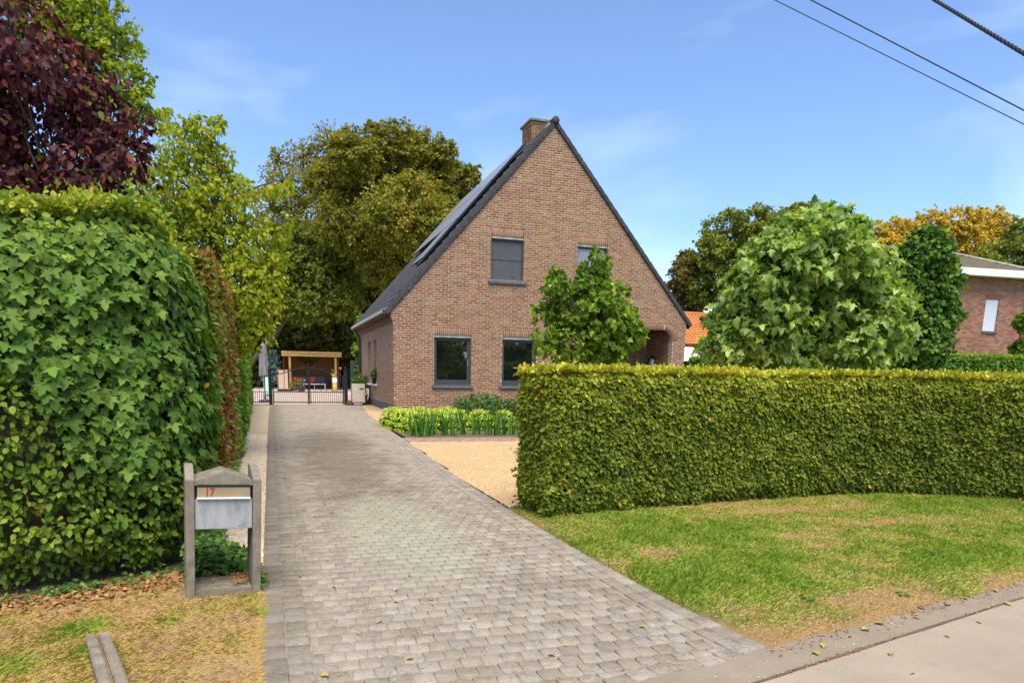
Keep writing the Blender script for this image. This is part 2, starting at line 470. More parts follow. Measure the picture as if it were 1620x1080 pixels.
def m_ground(name, stops, scale=1.5):
    m, nt, bs = new_mat(name)
    n1 = noise(nt, scale, 6, .6); n2 = noise(nt, scale*22, 5, .7)
    f = math_(nt, 'ADD', math_(nt, 'MULTIPLY', n1, .6), math_(nt, 'MULTIPLY', n2, .4))
    nt.links.new(ramp(nt, stops, f), bs.inputs['Base Color']); bs.inputs['Roughness'].default_value = .95
    bump(nt, bs, n2, .6, .02)
    return m
M_SOIL = m_ground('dry_soil', [(.3, (.11,.075,.042)), (.5, (.27,.19,.10)), (.7, (.42,.30,.15))], 2)
M_FIELD = m_ground('far_grass', [(.3, (.06,.09,.02)), (.5, (.12,.15,.035)), (.7, (.22,.21,.07))], .4)
M_BED = m_ground('bed_soil', [(.3, (.07,.05,.035)), (.6, (.16,.115,.075))], 4)
M_JOINT = m_ground('joint_sand', [(.3, (.22,.185,.135)), (.5, (.31,.265,.195)), (.7, (.38,.33,.25))], 3)
M_PATIO = m_ground('patio_pavers', [(.3, (.36,.29,.23)), (.5, (.45,.36,.29)), (.7, (.52,.42,.34))], .6)
def m_tintground():
    m, nt, bs = new_mat('lawn_base')
    c = ramp(nt, [(0, (.30,.19,.075)), (.2, (.22,.165,.055)), (.4, (.15,.16,.035)), (1, (.08,.13,.02))], tint(nt))
    n2 = noise(nt, 60, 5, .7); c = mix(nt, c, (.05,.045,.02), math_(nt, 'MULTIPLY', ramp_f(nt, n2, .5, .7), .6))
    nt.links.new(c, bs.inputs['Base Color']); bs.inputs['Roughness'].default_value = .95
    bump(nt, bs, n2, .8, .02)
    return m
M_LAWN = m_tintground()
def m_road(name, c0, c1, dirt=.4):
    m, nt, bs = new_mat(name)
    c = ramp(nt, [(.35, c0), (.65, c1)], noise(nt, 1.6, 6, .65))
    sp = noise(nt, 150, 4, .8)
    c = mix(nt, c, (.13,.105,.08), math_(nt, 'MULTIPLY', ramp_f(nt, sp, .54, .68), .5))
    c = mix(nt, c, (.36,.32,.27), math_(nt, 'MULTIPLY', ramp_f(nt, noise(nt, 9, 5, .8, vec=mapped(nt, (1,4,1), (0,0,.25))), .55, .75), .3))
    c = mix(nt, c, (.13,.11,.09), math_(nt, 'MULTIPLY', ramp_f(nt, noise(nt, 3.5, 6, .7), .60, .78), dirt))
    nt.links.new(c, bs.inputs['Base Color']); bs.inputs['Roughness'].default_value = .85
    bs.inputs['Specular IOR Level'].default_value = .2
    c = mix(nt, c, (.15,.12,.09), math_(nt, 'MULTIPLY', ramp_f(nt, noise(nt, 28, 5, .75), .60, .72), .45))
    rid = math_(nt, 'ABSOLUTE', math_(nt, 'SUBTRACT', noise(nt, 1.3, 4, .6, dist=.8), .5))
    crk = math_(nt, 'SUBTRACT', 1.0, ramp_f(nt, rid, .0, .0035))
    nt.links.new(c, bs.inputs['Base Color'])
    bump(nt, bs, sp, .6, .005)
    return m
M_ROAD = m_road('pale_concrete_road', (.30,.25,.185), (.36,.305,.23))
M_GUTTER = m_road('gutter_concrete', (.22,.18,.13), (.28,.235,.175), .6)

def m_glass():
    m, nt, bs = new_mat('dark_reflecting_glass')
    bs.inputs['Base Color'].default_value = (.006,.008,.007,1)
    bs.inputs['Roughness'].default_value = .02
    bs.inputs['IOR'].default_value = 2.5
    bump(nt, bs, noise(nt, 1.2, 1), .05, .02)
    return m
M_GLASS = m_glass()
def m_tile(name, lo, hi):
    m, nt, bs = new_mat(name)
    c = ramp(nt, [(.3, lo), (.7, hi)], noise(nt, 5, 5, .7))
    c = mix(nt, c, (.20,.19,.10), math_(nt, 'MULTIPLY', ramp_f(nt, noise(nt, 2.2, 5, .7), .60, .75), .5))
    nt.links.new(c, bs.inputs['Base Color']); bs.inputs['Roughness'].default_value = .85; bs.inputs['Specular IOR Level'].default_value = .15
    return m
M_TILE = m_tile('slate_grey_tile', (.20,.175,.16), (.30,.265,.25))
M_VERGE = m_tile('dark_verge_tile', (.035,.035,.040), (.075,.075,.082))
M_ORTILE = m_tile('orange_tile', (.55,.17,.05), (.68,.25,.08))
M_NTILE = m_tile('mossy_brown_tile', (.13,.10,.07), (.26,.22,.15))
M_PANEL = simple('solar_glass', (.42,.42,.42), .35, .6, spec=.8, var=.05)

# ------------------------------------------------------------------ ground, road, driveway
def sheet(name, poly, z, mat, thick=0.0):
    mb = MB(); n = len(poly)
    mb.add([(x, y, z) for x, y in poly], [tuple(range(n))])
    o = mb.build(name, mat); o['kind'] = 'structure'
    return o
def grid_sheet(name, x0, x1, y0, y1, step, poly, zf, mat, tf=None):
    xs = np.arange(x0, x1+step, step); ys = np.arange(y0, y1+step, step)
    X, Y = np.meshgrid(xs, ys, indexing='ij')
    Z = zf(X, Y)
    V = np.stack([X.ravel(), Y.ravel(), Z.ravel()], 1)
    nx, ny = X.shape
    i, j = np.meshgrid(np.arange(nx-1), np.arange(ny-1), indexing='ij')
    i = i.ravel(); j = j.ravel()
    cx = xs[i]+step/2; cy = ys[j]+step/2
    k = inpoly(cx, cy, poly)
    i, j = i[k], j[k]
    F = np.stack([i*ny+j, (i+1)*ny+j, (i+1)*ny+j+1, i*ny+j+1], 1)
    me = np_mesh(name, V, F, mat, tf(X.ravel(), Y.ravel()) if tf else None, True)
    return obj_from_mesh(name, me, kind='structure')

mb = MB()
mb.add([(-600,-600,-.06),(600,-600,-.06),(600,900,-.06),(-600,900,-.06)], [(0,1,2,3)])
g0 = mb.build('ground', M_FIELD); g0['kind'] = 'structure'

def road_y(x, off=0.0): return 2.437 + .2235*(x-2.10) + off          # road slab edge
def gut_y(x): return 2.77 + .196*(x-2.45) + .012*np.sin(np.asarray(x)*5.3) + .014*np.sin(np.asarray(x)*11.1+1)
# concrete road: slabs with a joint
def slab(x0, x1):
    mb = MB()
    a, b = road_y(x0), road_y(x1)
    vs = [(x0, a-4.6, 0), (x1, b-4.6, 0), (x1, b, 0), (x0, a, 0)]
    vs = [(x, y, -.03) for x, y, _ in vs] + [(x, y, .004) for x, y, _ in vs]
    mb.add(vs, [(4,5,6,7),(0,1,5,4),(1,2,6,5),(2,3,7,6),(3,0,4,7)])
    return mb
road = empty('road', (0,0,0)); road['kind'] = 'structure'
for x0, x1 in ((-60,-12),(-11.99,-3),(-2.99,1.62),(1.632,8),(8.012,14),(14.012,60)):
    slab(x0, x1).build('slab', M_ROAD, road)
xs = np.linspace(-30, 30, 300)
gut = MB()
top = [(float(x), float(gut_y(x))) for x in xs]; bot = [(float(x), float(road_y(x, -.01))) for x in xs]
vs = [(x, y, -.006) for x, y in bot] + [(x, y, .0) for x, y in top]
n = len(xs)
gut.add(vs, [(i, i+1, n+i+1, n+i) for i in range(n-1)])
gutter_o = gut.build('gutter', M_GUTTER); gutter_o['kind'] = 'structure'

# boundary curves of the driveway
RB = np.array([(2.45,2.70),(2.37,3.3),(2.34,3.7),(2.31,4.5),(2.30,5.8),(2.33,8.3),(2.58,14.3),(2.73,18.4),(3.0,24),(3.45,29.4),(3.5,29.9)])
def drive_r(y): return np.interp(y, RB[:,1], RB[:,0])
def drive_l(y): return np.interp(y, [2.2,3,5,9,21,30], [-.10,-.112,-.135,-.16,-.225,-.235])
ys = np.linspace(2.0, 30, 60)
poly = [(float(drive_l(y)), float(y)) for y in ys] + [(float(drive_r(y)), float(y)) for y in ys[::-1]]
driveway = sheet('driveway', poly, -.009, M_JOINT)

# template of one worn block: W is the visible face direction
def block_template(c=.08, cz=.25):
    v = []
    for w, s in ((-1, 1), (1-cz, 1), (1, 1-c)):
        for a, b in ((-1,-1),(1,-1),(1,1),(-1,1)): v.append((a*s, b*s, w))
    f = [(0,1,5,4),(1,2,6,5),(2,3,7,6),(3,0,4,7),(4,5,9,8),(5,6,10,9),(6,7,11,10),(7,4,8,11),(8,9,10,11)]
    return np.array(v, float), np.array(f)
BT, BF = block_template()

def blocks(C, S, mat, name, parent, kind=None, rot=None, axes=None, tints=None, bev=.006, cz=None, skew=.0, jit=0.0):
    """C centres (N,3) and half sizes S (N,3) in (u,v,w); axes maps (u,v,w) to the world"""
    n = len(C)
    T = np.repeat(BT[None], n, 0)
    W = T * S[:, None, :]
    # worn edges: same absolute bevel on u and v
    for k in (0, 1):
        W[:, 8:, k] = np.sign(BT[8:, k])[None] * (S[:, k:k+1] - bev)
    W[:, 4:8, 2] = S[:, 2:3] - bev*.8
    if skew:
        q = rng.normal(0, skew, (n, 4, 2))
        for r in range(3): W[:, r*4:r*4+4, :2] += q
    if rot is not None:
        c, s = np.cos(rot)[:, None], np.sin(rot)[:, None]
        u, v = W[..., 0].copy(), W[..., 1].copy()
        W[..., 0] = u*c - v*s; W[..., 1] = u*s + v*c
    if jit: W[:, 8:, 2] += rng.normal(0, jit, (n, 4))
    W = W + C[:, None, :]
    if axes is not None: W = W @ np.array(axes, float)
    F = (BF[None] + (np.arange(n)*12)[:, None, None]).reshape(-1, 4)
    if tints is None: tints = rng.random(n)
    me = np_mesh(name, W.reshape(-1, 3), F, mat, np.repeat(tints, 12))
    return obj_from_mesh(name, me, parent, kind)

def singles(C, S, mat, name, parent, axes=None, rot=None, variants=14, bev=.006, skew=.0):
    """alike pieces as objects of their own, sharing a few meshes (all the same size)"""
    A = np.eye(3) if axes is None else np.array(axes, float)
    meshes = []
    s = np.median(S, axis=0)
    for k in range(variants):
        W = BT * s
        for q in (0, 1): W[8:, q] = np.sign(BT[8:, q]) * (s[q]-bev)
        W[4:8, 2] = s[2]-bev*.8
        if skew:
            q = rng.normal(0, skew, (4, 2))
            for r in range(3): W[r*4:r*4+4, :2] += q
        W = W @ A
        meshes.append(np_mesh(name, W, BF, mat, np.full(12, (k+.5)/variants)))
    for i in range(len(C)):
        o = bpy.data.objects.new(name, meshes[rng.integers(variants)])
        COL.objects.link(o); o.parent = parent
        o.location = C[i] @ A
        if rot is not None: o.rotation_euler = (0, 0, float(rot[i]))

# pavers: running bond rows across the drive, two straight bands on the left, two following the right edge
PC, PS, PR = [], [], []
px_, py_ = .1065, .1185
y = 2.2; r = 0
while y < 29.8:
    l = float(drive_l(y)) + .238; rr = float(drive_r(y)) - .225
    x = l + (px_/2 if r % 2 else 0)
    while x < rr:
        w = min(px_, rr - x)
        if w > .03:
            cx = x + w/2 + (rng.normal(0, .0012))
            lo = max(y - py_/2, float(gut_y(cx)) + .108)
            hh = y + py_/2 - lo
            if hh > .03 and cx < rr:
                PC.append((cx, lo+hh/2, -.02 + rng.normal(0, .0012))); PS.append((w/2-.0046, hh/2-.0048, .02)); PR.append(rng.normal(0, .012))
        x += px_
    if r % 2:
        PC.append((l + px_/4 , y, -.02)); PS.append((px_/4-.0035, py_/2-.0038, .02)); PR.append(0.)
        if y - py_/2 < gut_y(l) + .1: PC.pop(); PS.pop(); PR.pop()
    y += py_; r += 1
for band in (0, 1):
    y = 2.2
    while y < 29.8:
        cx = float(drive_l(y)) + .06 + band*.118
        if y > gut_y(cx) + .16:
            PC.append((cx, y + band*.03, -.020)); PS.append((.056, .0845 if band == 0 else .056, .0205)); PR.append(-.006)
        y += .172 if band == 0 else .118
    y = 2.85
    while y < 29.7:
        dx = float(drive_r(y+.05) - drive_r(y-.05)); a = math.atan2(-dx, .1)
        cx = float(drive_r(y)) - .055 - band*.108
        PC.append((cx, y, -.0195)); PS.append((.051, .082, .0205)); PR.append(a)
        y += .170
x = -.05
while x < 2.35:                                                   # header row along the gutter
    yy = float(gut_y(x)) + .052
    PC.append((x, yy, -.0195)); PS.append((.066, .049, .0205)); PR.append(.20 + rng.normal(0, .01))
    x += .139
PC, PS, PR = map(np.array, (PC, PS, PR))
vis = in_view(PC, 0.0)
d = np.linalg.norm(PC - [0, 0, 1.4], axis=1) + np.where(vis, 0, 100) + np.where((abs(PS[:,0]-(px_/2-.0046)) < .001) & (abs(PS[:,1]-(py_/2-.0048)) < .001), 0, 50)
order = np.argsort(d)
near, rest = order[:300], order[300:]
singles(PC[near], PS[near], M_PAVER, 'paver', driveway, rot=PR[near], variants=24, bev=.0026, skew=.0022)
blocks(PC[rest], PS[rest], M_PAVER, 'pavers', driveway, 'stuff', rot=PR[rest], bev=.0026, skew=.0022, jit=.0008)

# gravel strip on the left of the drive, forecourt on the right, brick strip
gs = [(-.255,4.95),(-.135,4.95),(-.155,9),(-.222,21),(-.232,29.8),(-1.0,29.8),(-.80,21),(-.64,11),(-.5,6.6),(-.47,5.3)]
def zflat(z): return lambda X, Y: z + .006*fbm(X, Y, 3, 4)
gstrip = grid_sheet('gravel_strip', -1.1, 0, 4.9, 29.9, .06, [(-.38,4.98),(-.13,4.98),(-.15,9),(-.22,21),(-.23,29.85),(-1.02,29.85),(-.80,21),(-.64,11),(-.5,6.6),(-.47,5.3)], zflat(-.016), M_GRAVEL)
fc_poly = [(2.32,6.1),(2.34,8.3),(2.57,13.9),(9,13.3),(9,6.6),(3,6.6)]
fore = grid_sheet('forecourt', 2.2, 9.1, 6.0, 14, .08, fc_poly, zflat(-.012), M_GRAVEL2)
side_poly = [(2.78,19.6),(3.0,24),(3.5,29.8),(3.99,29.8),(3.99,24.0),(3.5,20.5)]
side = grid_sheet('gravel_margin', 2.7, 4.05, 19.4, 29.9, .08, side_poly, zflat(-.012), M_GRAVEL2)
def pebbles(name, poly, x0, x1, y0, y1, n, smin, smax, z, mat, parent):
    X = rng.uniform(x0, x1, n); Y = y0 + (y1-y0)*rng.random(n)**1.8
    k = inpoly(X, Y, poly); X, Y = X[k], Y[k]; n = len(X)
    O = np.array([(1,0,0),(0,1,0),(-1,0,0),(0,-1,0),(0,0,1)], float)
    F = np.array([(0,1,4),(1,2,4),(2,3,4),(3,0,4)])
    s = rng.uniform(smin, smax, n)
    a = rng.random(n)*6.28
    V = np.repeat(O[None], n, 0) * (s[:,None,None]*rng.uniform(.7,1.3,(n,1,3)))
    V += rng.normal(0, .12, V.shape)*s[:,None,None]
    c, q = np.cos(a)[:,None], np.sin(a)[:,None]
    u, v = V[...,0].copy(), V[...,1].copy()
    V[...,0] = u*c-v*q; V[...,1] = u*q+v*c
    V[...,2] *= .7
    V += np.stack([X, Y, np.full(n, z)], 1)[:,None]
    me = np_mesh(name, V.reshape(-1,3), (F[None]+(np.arange(n)*5)[:,None,None]).reshape(-1,3), mat, np.repeat(rng.random(n), 5))
    return obj_from_mesh(name, me, parent, 'stuff')
pebbles('loose_gravel', [(-.47,5.02),(-.14,5.02),(-.158,9),(-.2,16),(-.72,16),(-.64,11),(-.56,6.6)], -.8, -.1, 5.0, 16, 26000, .007, .014, -.012, M_PEB, gstrip)
pebbles('loose_gravel', fc_poly, 2.3, 7, 6.2, 13.9, 18000, .006, .013, -.008, M_PEB2, fore)
strip = sheet('brick_strip', [(2.56,13.9),(2.70,14.75),(9,14.2),(9,13.3)], -.008, M_JOINT)
C, S, R = [], [], []
for row in range(3):
    for i in range(22):
        C.append((2.72 + i*.28 + (row%2)*.14, 14.5 - row*.24 - .085*(i*.28), -.018)); S.append((.134, .112, .024)); R.append(-.085)
singles(np.array(C), np.array(S), simple('brown_brick_paver', (.30,.19,.15), .9, var=.3, nscale=7), 'paver', strip, rot=np.array(R), variants=6)
sheet('flower_bed', [(2.70,14.7),(2.75,19.5),(3.5,20.5),(4.05,24.04),(15.6,24.04),(15.6,14.2),(9,14.2)], -.004, M_BED)
sheet('patio', [(-1.6,30.0),(12,30.0),(12,62),(-1.6,62)], -.006, M_PATIO)
sheet('front_garden', [(9,6.6),(40,6.6),(40,23),(15.6,23),(15.6,14.2),(9,13.3)], -.02, M_FIELD)

pebbles('gutter_grit', [(-1,1.6),(9,3.7),(9,4.1),(-1,1.95)], 0, 6.5, 1.9, 4.0, 2600, .002, .006, .001, M_PEB2, gutter_o)
# dirt line between the gutter and the road slab
xs = np.linspace(-3, 9, 500)
w0 = .004 + .008*vnoise(xs, xs*0, 3.0, 2); yc = road_y(xs) - .004 + .004*(vnoise(xs, xs*0, 6.0, 5)-.5)
V = np.concatenate([np.stack([xs, yc-w0, xs*0+.0085], 1), np.stack([xs, yc+w0, xs*0+.0085], 1)])
F = np.stack([np.arange(499), np.arange(1, 500), np.arange(501, 1000), np.arange(500, 999)], 1)
obj_from_mesh('joint_dirt', np_mesh('joint_dirt', V, F, M_BED), kind='structure')
# small edging stone at the start of the gravel strip
e = empty('edging_stone', (-.21, 5.05, 0), 'thin grey edging slab lying across the start of the gravel strip behind the letterbox', 'edging')
mb = MB(); mb.box(-.06,.072,-.012,.012,-.03,.022); mb.build('slab', CONC, e, bevel=.003)
mb = MB(); mb.box(.056,.072,-.20,-.013,-.03,.018); mb.build('edge_strip', CONC, e, bevel=.002)

# lawn right of the drive and dry verge on the left
lawn_poly = [(2.47,2.79),(3.0,2.885),(3.45,2.97),(4.2,3.105),(5.05,3.27),(7,3.65),(10,4.24),(12,4.6),(12,7),(2.32,6.6),(2.29,5.8),(2.30,4.5),(2.33,3.7)]
lawn_base = [(2.30,2.62),(3.45,2.85),(5.05,3.15),(12,4.5),(12,7),(2.22,6.7),(2.20,5.8),(2.22,4.0)]
def lawn_edge_dist(X, Y):
    d1 = (Y - gut_y(X)); d2 = (X - drive_r(Y))
    return d1, d2
def greenness(X, Y):
    d1, d2 = lawn_edge_dist(X, Y)
    n = fbm(X, Y, 1.7, 5, 4); n2 = fbm(X, Y, 6, 9, 3)
    g = .86 + (n-.5)*1.2 + (n2-.5)*1.1
    g = g - .75*np.exp(-np.maximum(d1,0)/.28) * (1.1 + (n2-.5)*2) - .45*np.exp(-np.maximum(d2,0)/.07)
    dh = 6.1 - Y
    g = g - .30*np.exp(-np.maximum(dh,0)/.25)
    # worn straw patches as in the photograph
    for cx, cy, rx, ry, a in ((4.35,4.75,.5,.16,.55),(3.0,4.55,.35,.18,.5),(5.6,5.0,.7,.16,.5),(5.2,5.75,1.1,.16,.5),(3.6,3.25,.5,.16,.45),(4.9,5.3,.5,.1,.35)):
        g = g - a*np.exp(-(((X-cx)/rx)**2 + ((Y-cy)/ry)**2)) * (.6+n2)
    return np.clip(g, 0.02, 1)
def lawn_z(X, Y):
    e = np.minimum(Y-gut_y(X), X-drive_r(Y))
    return -.012 + .018*np.clip((e+.012)/.03, 0, 1) + (.016*fbm(X, Y, 2.5, 2) + .018)*np.clip(e/.35, 0, 1)
lawn = grid_sheet('lawn', 2.2, 12, 2.6, 7, .03, lawn_base, lawn_z, M_LAWN, greenness)

verge_poly = [(-.110,2.45),(-.125,4.42),(-.15,5.0),(-.6,5.2),(-6,5.3),(-6,1.2)]
def verge_g(X, Y):
    n = fbm(X, Y, 3, 31, 4); n2 = fbm(X, Y, 11, 37, 3)
    g = .10 + (n-.5)*.7 + (n2-.5)*.3
    for cx, cy, r, a in ((-1.05,3.95,.13,.7),(-1.28,3.52,.16,.8),(-.62,3.98,.06,.5),(-.14,4.0,.05,.6),(-.92,3.62,.08,.5),(-.45,4.15,.16,.28)):
        g = g + a*np.exp(-(((X-cx)**2+(Y-cy)**2)/r**2))
    return np.clip(g, .02, 1)
def verge_z(X, Y): return -.014 + .020*np.clip((drive_l(Y)-X+.01)/.03, 0, 1) + .016*fbm(X, Y, 4, 8)*np.clip((drive_l(Y)-X)/.1, 0, 1)
verge = grid_sheet('verge', -3.2, 0, 2.3, 5.4, .025, [(-.04,2.3),(-.06,5.0),(-.30,5.25),(-6,5.3),(-6,1.2)], verge_z, M_SOIL)
M_SOIL2 = M_SOIL

def grass(name, poly, box, n, gf, zf, lmin, lmax, w, flat, mat, dens=None, label=None):
    X = rng.uniform(box[0], box[1], n); Y = rng.uniform(box[2], box[3], n)
    k = inpoly(X, Y, poly) & in_view(np.stack([X, Y, np.zeros(n)], 1), .05)
    if dens is not None: k &= rng.random(n) < dens(X, Y)
    X, Y = X[k], Y[k]; n = len(X)
    g = gf(X, Y)
    L = rng.uniform(lmin, lmax, n) * (.55 + .6*g)
    a = rng.random(n)*6.28
    t = np.abs(rng.normal(flat, .35, n)) + (1-g)*.5
    t = np.minimum(t, 1.45)
    ww = w*rng.uniform(.6, 1.3, n)
    D = np.stack([np.cos(a)*np.sin(t), np.sin(a)*np.sin(t), np.cos(t)], 1)
    t2 = np.minimum(t+.5, 1.55)
    D2 = np.stack([np.cos(a)*np.sin(t2), np.sin(a)*np.sin(t2), np.cos(t2)], 1)
    b = a + 1.57 + rng.normal(0, .6, n)
    W = np.stack([np.cos(b), np.sin(b), np.zeros(n)], 1)*ww[:,None]
    P = np.stack([X, Y, zf(X, Y)-.004], 1)
    m = P + D*(L*.55)[:,None]
    V = np.stack([P-W, P+W, m+W*.9, m+D2*(L*.45)[:,None]], 1)
    F = np.array([(0,1,2),(0,2,3)])
    tt = np.clip(g + rng.normal(0, .20, n), 0, 1)
    me = np_mesh(name, V.reshape(-1,3), (F[None]+(np.arange(n)*4)[:,None,None]).reshape(-1,3), mat, np.repeat(tt, 4))
    o = obj_from_mesh(name, me, None, 'stuff'); tag(o, label, 'grass')
    return o
grass('lawn_grass', lawn_poly, (2.3,9,2.7,6.5), 235000, greenness, lawn_z, .028, .062, .0030, .75, L_GRASS, label='short patchy green and straw grass between the clipped hedge and the road')
grass('dry_grass', verge_poly, (-1.9,-.1,2.7,5.0), 270000, verge_g, verge_z, .03, .085, .00135, 1.15, L_GRASS, dens=lambda X, Y: np.clip(1.15-.9*np.clip((Y-4.2)/.5,0,1)-.5*(fbm(X,Y,5,3)<.42), .1, 1), label='dry straw coloured grass on the verge in front of the letterbox')

# ------------------------------------------------------------------ leaves
def leaf_t(pts, mid=None, fold=.0, droop=.0):
    """pts: right outline from base to tip; mirrored; triangles fan round a middle point"""
    R = pts; Lft = [(-x, y) for x, y in R[::-1]]
    out = [(0, 0)] + list(R) + [(0, 1)] + Lft
    mid = mid or (0, .4)
    v = [(mid[0], mid[1], .0)] + [(x, y, abs(x)*fold - droop*((y-.3)**2)) for x, y in out]
    n = len(out)
    f = [(0, 1+i, 1+(i+1) % n) for i in range(n)]
    return np.array(v, float), np.array(f)
T_MAPLE = leaf_t([(.10,.03),(.36,-.04),(.27,.20),(.40,.30),(.58,.52),(.36,.50),(.20,.52),(.24,.72)], (0,.32), .16, .35)
T_PLANE = leaf_t([(.08,.03),(.40,-.06),(.34,.14),(.50,.22),(.62,.50),(.44,.46),(.26,.50),(.34,.74),(.14,.84)], (0,.32), .30, .55)
T_LOBE2 = leaf_t([(.36,-.04),(.28,.20),(.58,.52),(.26,.50),(.22,.74)], (0,.32), .16, .35)
T_LOBE = leaf_t([(.37,-.05),(.29,.19),(.62,.48),(.30,.45),(.24,.74)], (0,.32), .32, .6)
T_OVAL = leaf_t([(.22,.15),(.33,.45),(.22,.78)], (0,.5), .25, .25)
T_LOW = (np.array([(0,0,0),(.30,.42,.07),(0,1,-.08),(-.30,.42,.07)], float), np.array([(0,1,2),(0,2,3)]))
T_WIDE = (np.array([(0,0,0),(.42,.45,.08),(0,1,-.08),(-.42,.45,.08)], float), np.array([(0,1,2),(0,2,3)]))
T_HEX6 = (np.array([(0,0,0),(.27,.22,.06),(.30,.60,.06),(0,1,-.06),(-.30,.60,.06),(-.27,.22,.06),(0,.45,-.01)], float),
         np.array([(6,0,1),(6,1,2),(6,2,3),(6,3,4),(6,4,5),(6,5,0)]))
T_HEX = (np.array([(0,0,0),(.29,.25,.06),(.27,.66,.05),(0,1,-.07),(-.27,.66,.05),(-.29,.25,.06)], float), np.array([(0,1,2),(0,2,3),(0,3,4),(0,4,5)]))
def nrm(a): return a/np.maximum(np.linalg.norm(a, axis=1, keepdims=True), 1e-9)
def leaf_frames(D, Nn):
    D = nrm(D); Nn = nrm(Nn - D*(np.sum(D*Nn, 1)[:,None])); W = np.cross(D, Nn)
    return W, D, Nn
def leaf_mesh(name, P, D, Nn, S, T, tmpl, mat):
    W, D, Nn = leaf_frames(D, Nn)
    v, f = tmpl
    V = P[:,None] + S[:,None,None]*(v[None,:,0:1]*W[:,None] + v[None,:,1:2]*D[:,None] + v[None,:,2:3]*Nn[:,None])
    F = (f[None] + (np.arange(len(P))*len(v))[:,None,None]).reshape(-1, 3)
    return np_mesh(name, V.reshape(-1,3), F, mat, np.repeat(np.clip(T, 0, 1), len(v)), True)
def leaves(name, P, D, Nn, S, T, tmpl, mat, parent, kind='stuff'):
    return obj_from_mesh(name, leaf_mesh(name, P, D, Nn, S, T, tmpl, mat), parent, kind)
def single_leaves(P, D, Nn, S, T, tmpl, mat, parent, variants=16):
    v, f = tmpl
    ms = []
    for k in range(variants):
        vv = v.copy(); vv[:,2] += rng.normal(0, .03, len(v)); vv[:,2] *= rng.uniform(.5, 1.5)
        ms.append(np_mesh('leaf', vv, f, mat, np.full(len(v), np.quantile(T, (k+.5)/variants)), True))
    W, D, Nn = leaf_frames(D, Nn)
    q = np.clip((np.argsort(np.argsort(T))*variants//max(1, len(T))), 0, variants-1)
    pm = parent.matrix_world.inverted() if parent is not None else Matrix()
    par = Vector(parent.location)
    for i in range(len(P)):
        o = bpy.data.objects.new('leaf', ms[int(q[i])])
        COL.objects.link(o); o.parent = parent
        s = float(S[i])
        p = Vector(P[i]) - par
        o.matrix_basis = Matrix(((W[i,0]*s, D[i,0]*s, Nn[i,0]*s, p.x), (W[i,1]*s, D[i,1]*s, Nn[i,1]*s, p.y), (W[i,2]*s, D[i,2]*s, Nn[i,2]*s, p.z), (0,0,0,1)))
def to_local(P, parent): return P - np.array(parent.location)
def nearest_facing(P, Nn, n, extra=None):
    """indices of the n pieces that show largest in the photograph"""
    v = P - np.array([0,0,1.4]); d = np.linalg.norm(v, axis=1)
    score = d + np.where(in_view(P, -.01), 0, 100)
    if extra is not None: score = score + extra
    return np.argsort(score)[:n]

# ------------------------------------------------------------------ the brick house
HX0, HX1, HY = 3.99, 15.66, 24.045
APX, APZ = 9.79, 10.15
def roof_z(x): return APZ - 1.117*abs(x-APX)
BL, BH = .262, .080
house = empty('brick_house', (0,0,0), 'brown brick house with a steep tiled gable roof standing behind the clipped hedge', 'house')
front = MB(); 
front_wall_openings = [  # (x0, x1, z0, z1)
    (5.436, 6.80, .985, 2.74), (7.98, 9.32, .985, 2.74), (7.50, 8.737, 4.70, 6.22), (10.847, 12.07, 4.70, 6.17)]
ARX0, ARX1, ARZ, ARR = 11.3, 15.08, 3.21, .38
def arch_right(z):
    if z <= ARZ-ARR: return ARX1
    if z >= ARZ: return None
    q = z - (ARZ-ARR)
    return ARX1 - ARR + math.sqrt(max(0, ARR*ARR - q*q))
def front_open(z0, z1):
    zc = (z0+z1)/2; o = []
    for x0, x1, a, b in front_wall_openings:
        if a-.001 <= zc <= b+.26: 
            o.append((x0, x1))
    r = arch_right(zc)
    if r is not None: o.append((ARX0, r + (.25 if zc > 0 else 0)))
    elif zc < ARZ+.25:
        # voussoir ring: outer radius
        q = zc-(ARZ-ARR); ro = ARR+.25
        o.append((ARX0, ARX1-ARR + math.sqrt(max(0, ro*ro-q*q))))
    return sorted(o)
def ring_fix(z0, z1):
    """outer edge of the arch ring at the height of a course"""
    zc = (z0+z1)/2
    if zc <= ARZ-ARR: return ARX1
    q = zc-(ARZ-ARR); ro = ARR+.25
    if q >= ro: return None
    return ARX1-ARR+math.sqrt(ro*ro-q*q)
def spans(a, b, ops):
    out = []; x = a
    for o0, o1 in ops:
        if o1 <= x: continue
        if o0 > x: out.append((x, min(o0, b)))
        x = max(x, o1)
        if x >= b: break
    if x < b: out.append((x, b))
    return [(p, q) for p, q in out if q-p > .01]
FC, FS = [], []
backing = MB()
k = 0; z = 0.0
